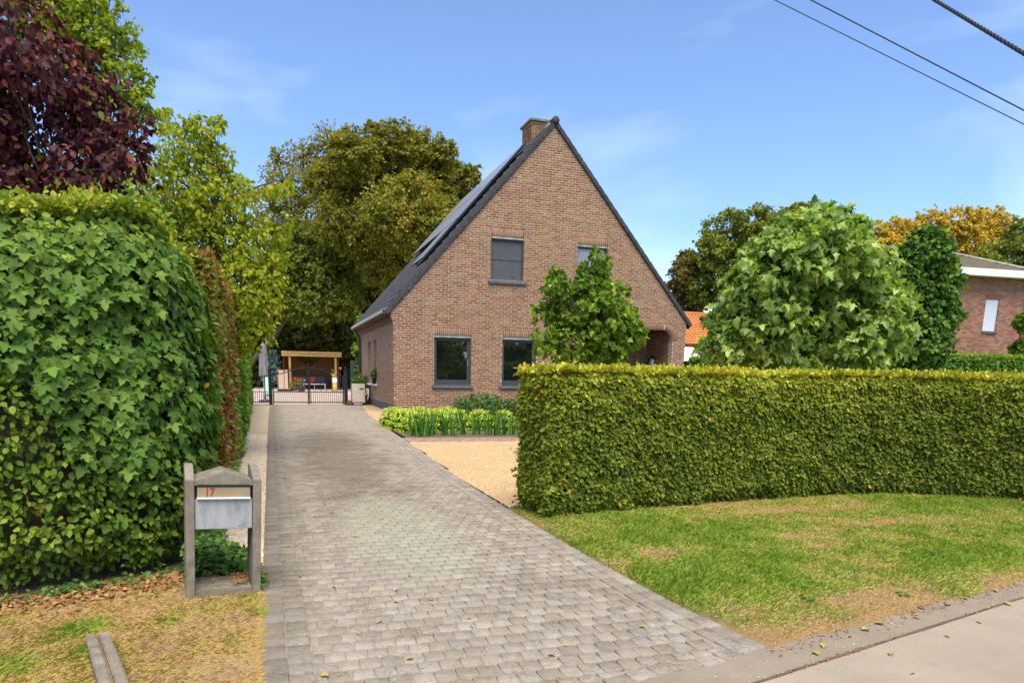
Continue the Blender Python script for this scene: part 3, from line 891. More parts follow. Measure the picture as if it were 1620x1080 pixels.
while z < APZ-.08:
    zc = z+BH/2
    dx = (APZ-.03-zc)/1.117
    a, b = max(HX0, APX-dx), min(HX1, APX+dx)
    # corbelled courses where the gable meets the eaves
    if 3.0 < zc < 3.9: a = max(a if zc > 3.62 else HX0, APX-dx) - 0
    if z > 3.1 and zc < 3.7: a -= min(.09, .03*(1+round((z-3.12)/.08)))
    ops = []
    for x0, x1, o0, o1 in front_wall_openings:
        if o0 <= zc <= o1+.245: ops.append((x0-(.0), x1+.0))
    rf = ring_fix(z, z+BH)
    if rf is not None and zc < ARZ+.25: ops.append((ARX0, rf if zc > ARZ-ARR else ARX1))
    ops.sort()
    for s0, s1 in spans(a, b, ops):
        backing.box(s0+.005, s1-.005, HY+.005, HY+.24, z-.0005, z+BH+.0005)
        x = HX0 - (BL if a < HX0 else 0) + (0 if k % 2 == 0 else -BL/2) + (.03 if k % 4 == 2 else 0)
        while x < s1:
            u0, u1 = max(x, s0), min(x+BL-.019, s1)
            if u1-u0 > .035:
                FC.append(((u0+u1)/2, zc, -(HY+.05))); FS.append(((u1-u0)/2, BH/2-.010, .05))
            x += BL
    z += BH; k += 1
AX_F = [(1,0,0),(0,0,1),(0,-1,0)]
FC, FS = np.array(FC), np.array(FS)
FC[:,2] += np.clip(rng.normal(0, .0016, len(FC)), -.0028, .004)
frontwall = backing.build('front_wall', M_MORTAR, house)
full = np.abs(FS[:,0]-(BL-.019)/2) < .002
Wp = FC @ np.array(AX_F, float)
d = np.linalg.norm(Wp-[0,0,1.4], axis=1) + np.where(full, 0, 50) + np.where((Wp[:,2] < .75) | (Wp[:,0] > 9.4), 20, 0)
order = np.argsort(d)
singles(FC[order[:230]], FS[order[:230]], M_BRICK, 'brick', frontwall, axes=AX_F, variants=24, bev=.004)
blocks(FC[order[230:]], FS[order[230:]], M_BRICK, 'bricks', frontwall, 'stuff', axes=AX_F, bev=.004, tints=rng.random(len(FC)-230))
# upright bricks over the windows
vo = []
for wi, (x0, x1, o0, o1) in enumerate(front_wall_openings):
    n = int(round((x1-x0)/.0758)); st = (x1-x0)/n
    backing2 = [(x0+.002, x1-.002)]
    mb = MB(); mb.box(x0+.001, x1-.001, HY+.0065, HY+.20, o1+.003, o1+.2465); mb.build('lintel_bed', M_MORTAR, frontwall)
    for i in range(n): vo.append((x0+(i+.5)*st, o1+.123, -(HY+.0475)))
singles(np.array(vo), np.array([(.0275,.116,.05)]*len(vo)), M_BRICK, 'lintel_brick', frontwall, axes=AX_F, variants=12, bev=.004)
# arch ring
mb = MB(); mb.box(ARX0, ARX1-ARR, HY+.012, HY+.2, ARZ+.002, ARZ+.248)
th = np.linspace(0, math.pi/2, 12); cx, cz = ARX1-ARR, ARZ-ARR
ol = [(cx+math.cos(t)*(ARR+.002), cz+math.sin(t)*(ARR+.002)) for t in th] + [(cx+math.cos(t)*(ARR+.248), cz+math.sin(t)*(ARR+.248)) for t in th[::-1]]
n = len(th)
for i in range(n-1):
    q = [ol[i], ol[i+1], ol[2*n-2-i], ol[2*n-1-i]]
    mb.prism(q, 'y', HY+.012, HY+.2)
mb.build('arch_bed', M_MORTAR, frontwall)
ring = []
x = ARX0+.04
while x < cx-.02: ring.append((x, ARZ+.124, 0.)); x += .0765
na = 10
for i in range(na):
    t = math.pi/2*(1-(i+.5)/na); ring.append((cx+math.cos(t)*(ARR+.124), cz+math.sin(t)*(ARR+.124), t-math.pi/2))
vm = [MB() for _ in range(6)]
vmesh = []
for q in range(6):
    W = BT*np.array((.0275,.116,.055)); W[8:,:2] *= .95
    vmesh.append(np_mesh('arch_brick', W @ np.array(AX_F, float), BF, M_BRICK, np.full(12, .25+q*.1)))
for x, zz, a in ring:
    o = obj_from_mesh('arch_brick', vmesh[rng.integers(6)], frontwall, loc=(x, HY+.048, zz)); o.rotation_euler = (0, -a, 0)
zz = ARZ-ARR-.04                                                    # jamb stretchers under the ring
# porch recess
mb = MB()
mb.box(ARX0-.2, ARX1+.5, 25.9, 26.1, 0, 3.5); mb.box(ARX1+.003, HX1-.01, HY+.245, 25.9, 0, 3.2); mb.box(ARX0-.25, ARX0-.003, HY+.245, 25.9, 0, 3.4)
porch = mb.build('porch_wall', M_MORTAR, house)
C, S = [], []
for k in range(42):
    x = ARX0 - (k % 2)*BL/2
    while x < ARX1:
        u0, u1 = max(x, ARX0), min(x+BL-.019, ARX1)
        if u1-u0 > .03: C.append(((u0+u1)/2, k*BH+.04, -(25.9-.006))); S.append(((u1-u0)/2, BH/2-.007, .012))
        x += BL
blocks(np.array(C), np.array(S), M_BRICK, 'bricks', porch, 'stuff', axes=AX_F, bev=.004)
mb = MB(); mb.box(ARX0-.2, HX1-.02, HY+.245, 26.0, 3.23, 3.3); mb.build('porch_ceiling', M_DKWOOD, house)
C, S = [], []
AX_R = [(0,1,0),(0,0,1),(-1,0,0)]           # face looking to -x
for k in range(40):
    v = HY+.25 - (k % 2)*BL/2
    while v < 25.88:
        u0, u1 = max(v, HY+.25), min(v+BL-.019, 25.88)
        if u1-u0 > .03: C.append(((u0+u1)/2, k*BH+.04, -(ARX1-.004))); S.append(((u1-u0)/2, BH/2-.007, .012))
        v += BL
blocks(np.array(C), np.array(S), M_BRICK, 'bricks', porch, 'stuff', axes=[(0,1,0),(0,0,1),(-1,0,0)], bev=.004)

# side wall with its two narrow windows
HYB = 34.2
side_ops = [(28.20,29.16,.92,2.76), (29.92,30.95,.92,2.74)]
C, S = [], []
mb = MB(); k = 0; z = 0.0
while z < 3.15:
    zc = z+BH/2
    ops = [(a, b) for a, b, o0, o1 in side_ops if o0 <= zc <= o1]
    for s0, s1 in spans(HY+.26, HYB, ops):
        mb.box(HX0+.002, HX0+.24, s0+(.005 if s0 > HY+.3 else 0), s1-.005, z-.0005, z+BH+.0005)
    for s0, s1 in spans(HY, HYB, ops):
        if z >= .30:
            v = HY + (-BL*.25 if k % 2 else BL*.25) - BL
            while v < s1:
                u0, u1 = max(v, s0), min(v+BL-.019, s1)
                if u0 < HY+.101: u0 = max(u0, HY+.101)
                if u1-u0 > .03: C.append(((u0+u1)/2, zc, -(HX0+.045))); S.append(((u1-u0)/2, BH/2-.010, .05))
                v += BL
    z += BH; k += 1
sidewall = mb.build('side_wall', M_MORTAR, house)
C, S = np.array(C), np.array(S)
fullm = np.abs(S[:,0]-(BL-.019)/2) < .002
order = np.argsort(C[:,0] + np.where(fullm, 0, 50))
singles(C[order[:60]], S[order[:60]], M_BRICK_SIDE_LIT, 'brick', sidewall, axes=AX_R, variants=10, bev=.004)
blocks(C[order[60:]], S[order[60:]], M_BRICK_SIDE_LIT, 'bricks', sidewall, 'stuff', axes=AX_R, bev=.004)
# grey plinth bricks
C, S = [], []
for k in range(3):
    v = HY+.0 - (k % 2)*BL/2
    while v < HYB:
        u0, u1 = max(v, HY+.003), min(v+BL-.012, HYB)
        if u1-u0 > .03: C.append(((u0+u1)/2, k*.10+.05, -(HX0+.032))); S.append(((u1-u0)/2, .044, .05))
        v += BL
C, S = np.array(C), np.array(S)
blocks(C, S, M_PLINTH, 'plinth_bricks', sidewall, 'stuff', axes=AX_R, bev=.004)
# corbelled eaves courses and dark soffit, gutter, downpipe
mb = MB()
for i, (zz, out) in enumerate(((3.12,.03),(3.20,.06),(3.28,.09))):
    mb.box(HX0-out+.001, HX0+.24, HY+.11, HYB, zz, zz+.079)
mb.build('corbel', M_BRICK, house)
C, S = [], []
for i, (zz, out) in enumerate(((3.12,.03),(3.20,.06),(3.28,.09))):
    C.append((HX0+.10-out/2, zz+.04, -(HY-.012)-.0)); S.append((.115+out/2, .034, .03))
mb = MB(); mb.box(HX0-.115, HX0+.1, HY+.11, HYB, 3.361, 3.52); mb.build('eaves_board', M_DKWOOD, house)
GX, GZ = 3.72, 3.46
mb = MB()
pr = [(-.09,.05),(-.085,-.02),(-.06,-.065),(0,-.085),(.06,-.065),(.085,-.02),(.09,.05),(.078,.05),(.072,-.01),(.05,-.05),(0,-.068),(-.05,-.05),(-.072,-.01),(-.078,.05)]
mb.prism([(GX+a, GZ+b) for a, b in pr], 'y', HY-.05, HYB+.1)
gutter = mb.build('rain_gutter', M_LEAD, house)
mb = MB(); mb.box(GX-.085, GX+.085, HY-.066, HY-.052, GZ-.08, GZ+.055); mb.build('end_cap', M_LEAD, gutter)
mb = MB(); mb.tube([(GX,33.2,GZ-.07),(GX,33.2,GZ-.2),(3.90,33.2,3.0),(3.90,33.2,0)], .055, 10); mb.build('downpipe', M_LEAD, house)
mb = MB(); mb.box(HX1-.24, HX1, HY+.01, HYB, 0, 3.6); mb.build('side_wall', M_BRICK, house)
mb = MB()
mb.prism([(HX0+.01,0),(HX1,0),(HX1,3.6),(APX,APZ-.1),(HX0+.01,3.6)], 'y', HYB-.2, HYB)
mb.build('rear_wall', M_BRICK, house)

# roof: a deck and rolled tiles laid course by course on both slopes
roof = MB()
for sgn, ex in ((-1, 3.74), (1, 15.86)):
    p0, p1 = (ex, roof_z(ex)+.03), (APX, APZ+.03)
    n2 = [(p0[0], p0[1]-.10), (p1[0], p1[1]-.10), (p1[0], p1[1]), (p0[0], p0[1])]
    roof.prism(n2 if sgn < 0 else n2[::-1], 'y', HY+.06, HYB)
roof = roof.build('roof', M_LEAD, house)
def tile_field(sgn, ex, name):
    L = math.hypot(APX-ex, APZ-roof_z(ex)); nc = 25; st = L/nc
    ncol = 30; wcol = (HYB-HY-.04)/ncol; m = 6
    prof = [0, .0, .02, .095, .085, .01]
    V = []; F = []
    ux, uz = (APX-ex)/L, (APZ-roof_z(ex))/L
    nx, nz = -uz*(1 if ux > 0 else -1), abs(ux)
    npts = ncol*m+1
    for c in range(nc):
        for s, h in ((c*st, .075), (c*st+st*1.02, .045)):
            for j in range(npts):
                hh = h + prof[j % m]
                V.append((ex+ux*s+nx*hh, HY+.04+j*wcol/m, roof_z(ex)+uz*s+nz*hh))
        b = c*2*npts
        for j in range(npts-1): F.append((b+j, b+j+1, b+npts+j+1, b+npts+j))
        if c: 
            pb = b-npts
            for j in range(npts-1): F.append((b+j, pb+j, pb+j+1, b+j+1))
    V = np.array(V); F = np.array(F)
    return obj_from_mesh(name, np_mesh(name, V, F, M_TILE), roof, 'stuff')
tile_field(-1, 3.70, 'roof_tiles'); tile_field(1, 15.88, 'roof_tiles')
# verge tiles along both edges of the gable, each a piece of its own
mt = MB()
mt.prism([(-.03,-.085),(.04,-.085),(.055,.07),(-.03,.06)], 'x', 0, .40)     # skirt: (y,z) outline extruded up the slope
mt.prism([(.056,.03),(.20,.03),(.20,.075),(.056,.069)], 'x', 0.002, .398)
vt_mesh = mt.mesh('verge_tile', M_VERGE, .012)
for sgn, ex, cnt in ((-1, 3.74, 25), (1, 15.86, 27)):
    L = math.hypot(APX-ex, APZ-roof_z(ex)); st = L/cnt
    a = math.atan2(APZ-roof_z(ex), APX-ex)
    for c in range(cnt):
        s = c*st
        o = obj_from_mesh('verge_tile', vt_mesh, roof)
        o.scale = (st/.36, 1, 1) if sgn < 0 else (st/.36, 1, 1)
        tilt = -.045
        R = Matrix.Rotation(-(a), 4, 'Y') if sgn < 0 else Matrix.Rotation(-(a), 4, 'Y') @ Matrix.Scale(-1, 4, (0,0,1))
        o.matrix_basis = Matrix.Translation((ex+math.cos(a)*s, HY-.045, roof_z(ex)+math.sin(a)*s+.02)) @ Matrix.Rotation(-a + (tilt if sgn < 0 else -tilt), 4, 'Y') @ (Matrix.Scale(-1, 4, (0,0,1)) if sgn > 0 else Matrix()) @ Matrix.Diagonal((st/.385, 1, 1, 1))
mb = MB()
mb.tube([(0,0,0),(0,.40,0)], [.135,.12], 12)
rm = mb.mesh('ridge_tile', M_VERGE)
for i in range(26):
    obj_from_mesh('ridge_tile', rm, roof, loc=(APX, HY-.10+i*.39, APZ+.06))
mb = MB(); mb.tube([(APX,HY-.125,APZ+.05),(APX,HY-.10,APZ+.05)], [.08,.115], 12); mb.build('ridge_end', M_VERGE, roof)
# chimney
ch = MB(); ch.box(9.32, 10.05, 25.15, 26.1, 9.2, 10.50); ch = ch.build('chimney', M_MORTAR, house)
C, S = [], []
for k in range(15):
    zz = 9.25+k*BH+.04
    x = 9.32-(k%2)*BL/2
    while x < 10.05:
        u0, u1 = max(x, 9.305), min(x+BL-.019, 10.065)
        if u1-u0 > .03: C.append(((u0+u1)/2, zz, -25.17)); S.append(((u1-u0)/2, BH/2-.007, .03))
        x += BL
blocks(np.array(C), np.array(S), M_BRICK, 'bricks', ch, 'stuff', axes=AX_F, bev=.004)
C, S = [], []
for k in range(15):
    zz = 9.25+k*BH+.04
    v = 25.145-(k%2)*BL/2
    while v < 26.1:
        u0, u1 = max(v, 25.145), min(v+BL-.019, 26.1)
        if u1-u0 > .03: C.append(((u0+u1)/2, zz, -9.335)); S.append(((u1-u0)/2, BH/2-.007, .03))
        v += BL
blocks(np.array(C), np.array(S), M_BRICK, 'bricks', ch, 'stuff', axes=AX_R, bev=.004)
mb = MB(); mb.box(9.24, 10.13, 25.05, 26.2, 10.50, 10.59); mb.build('cap', CONC, ch, bevel=.015)

# solar panels on the left slope
L = math.hypot(APX-3.74, APZ-roof_z(3.74)); ux, uz = (APX-3.74)/L, (APZ-roof_z(3.74))/L
nx, nz = -uz, ux
pm = MB(); pm.box(0, 1.84, 0, 1.08, 0, .04)
pmesh = pm.mesh('solar_panel', M_LEAD, .004)
gm = MB(); gm.box(.03, 1.81, .03, 1.05, .0405, .044); gmesh = gm.mesh('panel_glass', M_PANEL)
ang = math.atan2(uz, ux)
def on_slope(s, y, h): return Matrix.Translation((3.74+ux*s+nx*h, y, roof_z(3.74)+uz*s+nz*h)) @ Matrix.Rotation(-ang, 4, 'Y')
for r in range(3):
    for c in range(8 if r else 2):
        o = obj_from_mesh('solar_panel', pmesh, house); o.matrix_basis = on_slope(2.35+r*1.87, HY+.30+c*1.09, .27)
        g_ = obj_from_mesh('panel_glass', gmesh, o)
for y in (HY+.38, HY+1.9, HY+3.6, HY+5.3, HY+7.2):
    mb = MB(); mb.box(0 if y < HY+2 else 1.9, 5.5, 0, .05, 0, .05); o = mb.build('panel_rail', M_FRAME, house); o.matrix_basis = on_slope(2.4, y, .22)
    for s in (2.6, 4.2, 5.8, 7.4):
        pass

# windows
def window(x0, x1, z0, z1, kind):
    w = empty('window', (x0, HY+.13, z0)); w.parent = house
    W, H_ = x1-x0, z1-z0
    if kind == 'low':
        mb = MB(); mb.box(-.08, W+.08, -.20, .05, -.12, -.001)
        mb.build('window_sill', M_SILL, w, bevel=.01)
        mb = MB(); mb.box(.0, W, -.05, .06, .0, .06); mb.build('sill_trim', M_FRAME, w, bevel=.005)
        z_b = .061; fr = .075
    else:
        mb = MB(); mb.box(-.10, W+.13, -.21, .05, -.11, -.001); mb.build('window_sill', M_SILL, w, bevel=.01)
        z_b = .0; fr = .05
    mb = MB(); mb.box(.005, W-.005, -.10, .06, H_-.09, H_-.001); mb.build('roller_box', M_STRIP, w, bevel=.006)
    mb = MB()
    y0, y1 = -.03, .06
    top = H_-.091
    mb.box(0.003, fr, y0, y1, z_b, top); mb.box(W-fr, W-.003, y0, y1, z_b, top)
    mb.box(fr, W-fr, y0+.002, y1, z_b, z_b+fr); mb.box(fr, W-fr, y0+.002, y1, top-fr, top)
    mb.build('window_frame', M_FRAME, w, bevel=.004)
    if kind == 'low':
        mb = MB(); f2 = .05; a0, a1, b0, b1 = fr+.001, W-fr-.001, z_b+fr+.001, top-fr-.001
        mb.box(a0, a0+f2*.6, -.01, .05, b0, b1); mb.box(a1-f2, a1, -.01, .05, b0, b1); mb.box(a0+f2*.6, a1-f2, -.008, .05, b0, b0+f2); mb.box(a0+f2*.6, a1-f2, -.008, .05, b1-f2*.6, b1)
        mb.build('sash', M_FRAME, w, bevel=.004)
        mb = MB(); mb.box(a0+f2*.6, a1-f2, .018, .03, b0+f2, b1-f2*.6); mb.build('pane', M_GLASS, w)
        mb = MB(); mb.box(a1-f2*.7, a1-f2*.35, -.045, -.012, b0+.55, b0+.75); mb.build('handle', M_STRIP, w)
    elif kind == 'screen':
        mb = MB(); mb.box(fr, W-fr, .0, .012, fr, top-fr); mb.build('insect_screen', M_SCREEN, w)
        mb = MB(); mb.box(fr, W-fr, -.012, -.001, .5*H_-.035, .5*H_-.01); mb.build('screen_bar', M_FRAME, w)
        mb = MB(); mb.box(W*.66, W*.74, -.008, -.001, .14, .165); mb.build('pull_tab', M_BLACK, w)
    else:
        mb = MB(); mb.box(fr, W-fr, .01, .02, fr, top-fr); mb.build('pane', M_SCREENPANE, w)
M_SCREENPANE = simple('hazy_window_pane', (.20,.22,.26), .25, var=.2, nscale=2, spec=.6)
window(*[front_wall_openings[0][i] for i in (0,1,2,3)], 'low')
window(*front_wall_openings[1], 'low')
window(*front_wall_openings[2], 'screen')
window(*front_wall_openings[3], 'pane')
for a, b, z0, z1 in side_ops:
    w = empty('window', (HX0+.16, a, z0)); w.parent = house
    mb = MB(); H_ = z1-z0; W = b-a
    mb.box(-.03,.06, 0.002,.07, 0,H_); mb.box(-.03,.06, W-.07,W-.002, 0,H_); mb.box(-.028,.06,.07,W-.07,0,.07); mb.box(-.028,.06,.07,W-.07,H_-.07,H_-.001)
    mb.build('window_frame', M_FRAME, w)
    mb = MB(); mb.box(.01,.02,.07,W-.07,.07,H_-.07); mb.build('pane', M_GLASS, w)
    mb = MB(); mb.box(-.24,.04,-.05,W+.05,-.07,-.001); mb.build('window_sill', M_WHITE, w, bevel=.01)
# black lantern in the porch
ln = empty('porch_lantern', (14.95, 25.3, 1.72), 'small dark lantern with a pale pane beside the porch wall', 'lantern')
mb = MB(); mb.tube([(0,0,0),(0,0,.03)], [.10,.12], 6); mb.tube([(0,0,.40),(0,0,.52)], [.13,.03], 6); mb.tube([(0,0,-1.72),(0,0,0)], .03, 8)
for i in range(4):
    t = math.pi/4+i*math.pi/2; mb.tube([(.095*math.cos(t),.095*math.sin(t),.03),(.11*math.cos(t),.11*math.sin(t),.40)], .012, 5)
mb.build('lantern_frame', M_BLACK, ln)
mb = MB(); mb.tube([(0,0,.031),(0,0,.399)], [.08,.09], 8); mb.build('lantern_glass', M_WHITE, ln)
mb = MB(); mb.add([(0,0,.0)], []); 

# heat pump beside the side wall
ac = empty('heat_pump', (3.40, 29.55, 0), 'cream outdoor heat pump unit standing against the side wall by the gate', 'heat pump')
mb = MB(); mb.box(-.28,.26,0,.42,.10,.90); mb.build('casing', M_ACBODY, ac, bevel=.02)
mb = MB(); mb.box(-.24,.22,-.012,-.001,.14,.60); mb.build('front_panel', M_ACBODY, ac, bevel=.004)
mb = MB(); mb.box(.02,.20,-.02,-.002,.68,.72); mb.build('grip', M_BLACK, ac)
for k in range(12):
    mb = MB(); mb.box(-.292,-.281,.04,.38,.16+k*.055,.18+k*.055); mb.build('grille_slat', M_STRIP, ac)
mb = MB(); mb.tube([(.27,.1,.5),(.36,.08,.72),(.42,.08,.6),(.40,.08,.35),(.36,.1,.2)], .035, 8); mb.tube([(.27,.1,.42),(.36,.06,.5),(.42,.1,.7)], .03, 8); mb.build('pipe', M_ACBODY, ac)
mb = MB(); mb.box(-.30,-.22,.03,.40,0,.098); mb.box(.18,.28,.03,.40,0,.098); mb.build('foot', M_BLACK, ac)
mb = MB(); mb.box(.30,.52,.2,.34,.02,.8); mb.build('valve_box', M_BLACK, ac)
# little plants
def leafy(name, loc, label, cat, n, rad, h, size, mat, tmpl=T_HEX, pot=None, group=None, seed=0):
    r = empty(name, loc, label, cat, group)
    P = rng.normal(0, 1, (n, 3)); P = nrm(P)*rng.uniform(.5, 1, (n, 1))*np.array([rad, rad, h/2]); P[:,2] += h/2 + (pot or 0)
    Nn = nrm(P-np.array([0,0,h/2+(pot or 0)]))+np.array([0,0,.6])+rng.normal(0,.4,(n,3))
    D = P*[1,1,0]+rng.normal(0,.3,(n,3))
    leaves('foliage', P, D, Nn, rng.uniform(.6,1.2,n)*size, rng.random(n), tmpl, mat, r)
    return r
wp = leafy('potted_plant', (3.93, 28.62, .92), 'small green plant in a dark pot on the nearer side window sill', 'potted plant', 260, .16, .34, .09, L_COLUMN, pot=.25)
mb = MB(); mb.lathe([(.07,0),(.10,.24),(.11,.26)], (0,0,0), 12); mb.build('pot', M_BLACK, wp)
leafy('green_shrub', (3.65, 31.2, .5), 'rounded green bush showing just above the heat pump', 'shrub', 700, .42, .8, .10, L_COLUMN)
leafy('pale_flowering_plant', (2.98, 29.4, 0), 'low pale flowering plant at the foot of the right gate pillar', 'plant', 260, .12, .22, .05, L_RUST)

# ------------------------------------------------------------------ gate and fences
def ball_cap(mb, x, z, s=1.0):
    mb.box(x-.075*s, x+.075*s, -.075*s, .075*s, z, z+.03*s)
    mb.lathe([(.02*s,.03*s),(.045*s,.06*s),(.05*s,.09*s),(.035*s,.13*s),(.008*s,.17*s)], (x,0,z), 10)
GY = 30.0
for i, (x, lab) in enumerate(((-.19,'left square black gate pillar with a ball finial'),(2.90,'right square black gate pillar with a ball finial, next to the heat pump'))):
    p = empty('gate_pillar', (x, GY, 0), lab, 'gate pillar', 'gate pillars')
    mb = MB(); mb.box(-.07,.07,-.07,.07,0,1.45); mb.build('post', M_BLACK, p, bevel=.006)
    mb = MB(); ball_cap(mb, 0, 1.452); mb.build('finial', M_BLACK, p)
def gate_leaf(x0, x1, lab, rising):
    g = empty('gate_leaf', (x0, GY, 0), lab, 'gate', 'gate leaves')
    W = x1-x0
    def top(u):
        t = u/W if rising else 1-u/W
        return 1.24 + .30*math.sin(min(1, t)*math.pi/2)**1.0*(t if t < 1 else 1)**.35 if False else 1.22 + .32*(.5-.5*math.cos(math.pi*min(1, t*1.05)))
    for u in (.02, W-.02):
        mb = MB(); mb.box(u-.025,u+.025,-.025,.025,.03, top(u)+.02); mb.build('stile', M_BLACK, g)
    for z in (.10, .53):
        mb = MB(); mb.box(.046,W-.046,-.012,.012,z-.018,z+.018); mb.build('rail', M_BLACK, g)
    mb = MB(); mb.tube([(u, 0, top(u)) for u in np.linspace(.03, W-.03, 14)], .02, 6); mb.build('arched_rail', M_BLACK, g)
    nb = 17
    tm = MB(); tm.box(-.009,.009,-.009,.009,0,1); tmesh = tm.mesh('bar', M_BLACK)
    fm = MB(); fm.lathe([(.012,0),(.03,.05),(.012,.10),(.002,.16)], (0,0,0), 6); fmesh = fm.mesh('finial', M_BLACK)
    for k in range(1, nb+1):
        u = k*W/(nb+1)
        tall = k % 3 == 0
        o = obj_from_mesh('bar', tmesh, g, loc=(u, .0, .04)); o.scale = (1,1, (top(u) if tall else .53)-.04)
        if tall and (.25 < (u/W if rising else 1-u/W)): obj_from_mesh('finial', fmesh, g, loc=(u, 0, top(u)+.02))
        elif tall: obj_from_mesh('finial', fmesh, g, loc=(u, 0, top(u)+.02))
gate_leaf(-.10, 1.355, 'left leaf of the black iron driveway gate', True)
gate_leaf(1.375, 2.81, 'right leaf of the black iron driveway gate', False)
f = empty('iron_fence', (-1.15, GY, 0), 'short black iron fence panel between the left gate pillar and the hedge', 'fence')
for z in (.10,.53,1.16):
    mb = MB(); mb.box(0,.88,-.012,.012,z-.016,z+.016); mb.build('rail', M_BLACK, f)
tm = MB(); tm.box(-.009,.009,-.009,.009,0,1); tmesh = tm.mesh('bar', M_BLACK)
for k in range(11):
    o = obj_from_mesh('bar', tmesh, f, loc=(.04+k*.08, .0, .04)); o.scale = (1,1,1.22 if k % 3 == 0 else .49)
f = empty('iron_fence', (3.05, 33.6, 0), 'tall dark bar fence behind the heat pump, fixed to the house corner', 'fence')
for x in (.5, ):
    mb = MB(); mb.box(x-.06,x+.06,-.05,.05,0,1.95); mb.build('post', M_FRAME, f)
for z in (.3,1.9):
    mb = MB(); mb.box(.562,1.1,-.015,.015,z-.02,z+.02); mb.build('rail', M_FRAME, f)
for k in range(7):
    o = obj_from_mesh('bar', tmesh, f, loc=(.60+k*.075, 0, .1)); o.scale = (1.2,1.2,1.8)

# ------------------------------------------------------------------ patio things behind the gate
sh = empty('garden_shelter', (.6, 55.0, 0), 'pine garden shelter with a flat roof at the end of the drive behind the gate', 'shelter')
mb = MB(); mb.box(.0,4.40,.0,3.2,2.66,2.86); mb.build('roof', M_PINE, sh, bevel=.02)
mb = MB(); mb.box(-.04,4.44,-.05,-.002,2.50,2.68); mb.build('fascia', M_PINE, sh, bevel=.01)
mb = MB(); mb.box(-.05,4.45,-.08,-.053,2.70,2.88); mb.build('fascia', M_PINE, sh, bevel=.01)
for x in (.55, 3.98):
    mb = MB(); mb.box(x-.08,x+.08,.05,.2,0,2.5); mb.build('post', M_PINE, sh, bevel=.01)
for k in range(13):
    mb = MB(); mb.box(.1,4.3,3.0,3.05,.05+k*.2,.05+k*.2+.19); mb.build('board', M_DKWOOD, sh)
for x0 in (.10, 4.26):
    for k in range(13):
        mb = MB(); mb.box(x0,x0+.04,.9,2.99,.05+k*.2,.05+k*.2+.19); mb.build('board', M_DKWOOD, sh)
mb = MB(); mb.box(3.75,3.95,1.4,1.5,.2,1.6); mb.build('brace', M_PINE, sh)
M_SOFA = simple('slate_cushion', (.07,.08,.10), .9); M_RED = simple('red_cushion', (.50,.05,.025), .9)
so = empty('garden_sofa', (1.25, 56.0, 0), 'white framed garden sofa with slate cushions under the shelter', 'sofa')
mb = MB(); mb.box(0,2.6,.0,.75,.36,.42); mb.build('seat_frame', M_WHITE, so)
for x in (.03,.9,1.75,2.54):
    mb = MB(); mb.box(x-.03,x+.03,.0,.06,0,.359); mb.build('leg', M_WHITE, so)
for k in range(3):
    mb = MB(); mb.box(.02+k*.86,.86+k*.86,.02,.73,.421,.52); mb.build('seat_cushion', M_SOFA, so, bevel=.03)
    mb = MB(); mb.box(.02+k*.86,.86+k*.86,.62,.80,.521,1.0); mb.build('back_cushion', M_SOFA, so, bevel=.04)
for x, lab in ((1.60,'red cushion on the left end of the garden sofa'),(2.85,'red cushion on the right half of the garden sofa')):
    mb = MB(); mb.box(-.24,.24,-.07,.07,0,.42); o = mb.build('cushion', M_RED, None, bevel=.06, loc=(x,56.45,.53)); o.rotation_euler = (-.2,0,0); tag(o, lab, 'cushion', 'red cushions')
mb = MB(); mb.box(-.15,.15,-.05,.05,0,.28); o = mb.build('cushion', simple('pale_cushion', (.35,.38,.45), .9), None, bevel=.05, loc=(2.2,56.4,.54)); tag(o, 'small pale patterned cushion in the middle of the garden sofa', 'cushion')
M_BEIGE = simple('beige_panel', (.50,.36,.26), .7, var=.08)
cb = empty('storage_cabinet', (.20, 50.0, 0), 'pale beige storage cabinet standing left of the garden shelter', 'cabinet')
mb = MB(); mb.box(0,.68,0,.5,.12,1.42); mb.build('body', M_BEIGE, cb, bevel=.01)
mb = MB(); mb.box(-.02,.70,-.02,.52,1.421,1.46); mb.build('lid', M_BEIGE, cb, bevel=.01)
for x in (.0,.345):
    mb = MB(); mb.box(x+.005,x+.33,-.02,-.001,.15,1.40); mb.build('door', M_BEIGE, cb, bevel=.004)
mb = MB(); mb.box(-.05,1.0,-.03,.55,0,.115); mb.build('base', M_BLACK, cb)
M_MINT = simple('mint_plastic', (.26,.50,.36), .5, var=.05)
sl = empty('play_slide', (-.57, 40.0, 0), 'mint green plastic slide behind the left gate panel', 'slide')
mb = MB(); mb.prism([(0,.12),(.1,.06),(1.3,1.2),(1.5,1.25),(1.5,1.3),(1.25,1.28)], 'x', .0, .24); mb.build('chute', M_MINT, sl)
for x in (-.03,.241):
    mb = MB(); mb.prism([(-.02,.06),(.1,.04),(1.3,1.2),(1.3,1.36),(0,.24)], 'x', x, x+.028); mb.build('side_rail', M_MINT, sl)
mb = MB(); mb.tube([(-.01,1.5,0),(-.01,1.4,1.3)], .03, 6); mb.tube([(.25,1.5,0),(.25,1.4,1.3)], .03, 6); mb.build('ladder', M_MINT, sl)
um = empty('closed_parasol', (-.45, 33.0, 0), 'closed grey brown parasol beside the hedge behind the gate', 'parasol')
mb = MB(); n = 16
prof = [(.03,2.62),(.10,2.5),(.15,2.2),(.17,1.8),(.19,1.4),(.20,1.12),(.15,1.10)]
vs = []; 
for r_, z_ in prof:
    for k in range(n):
        t = 2*math.pi*k/n; q = r_*(1+.22*(k % 2)) ; vs.append((q*math.cos(t), q*math.sin(t), z_))
mb.add(vs, [(i*n+k, (i+1)*n+k, (i+1)*n+(k+1)%n, i*n+(k+1)%n) for i in range(len(prof)-1) for k in range(n)])
mb.build('canopy', M_GREYCLOTH, um)
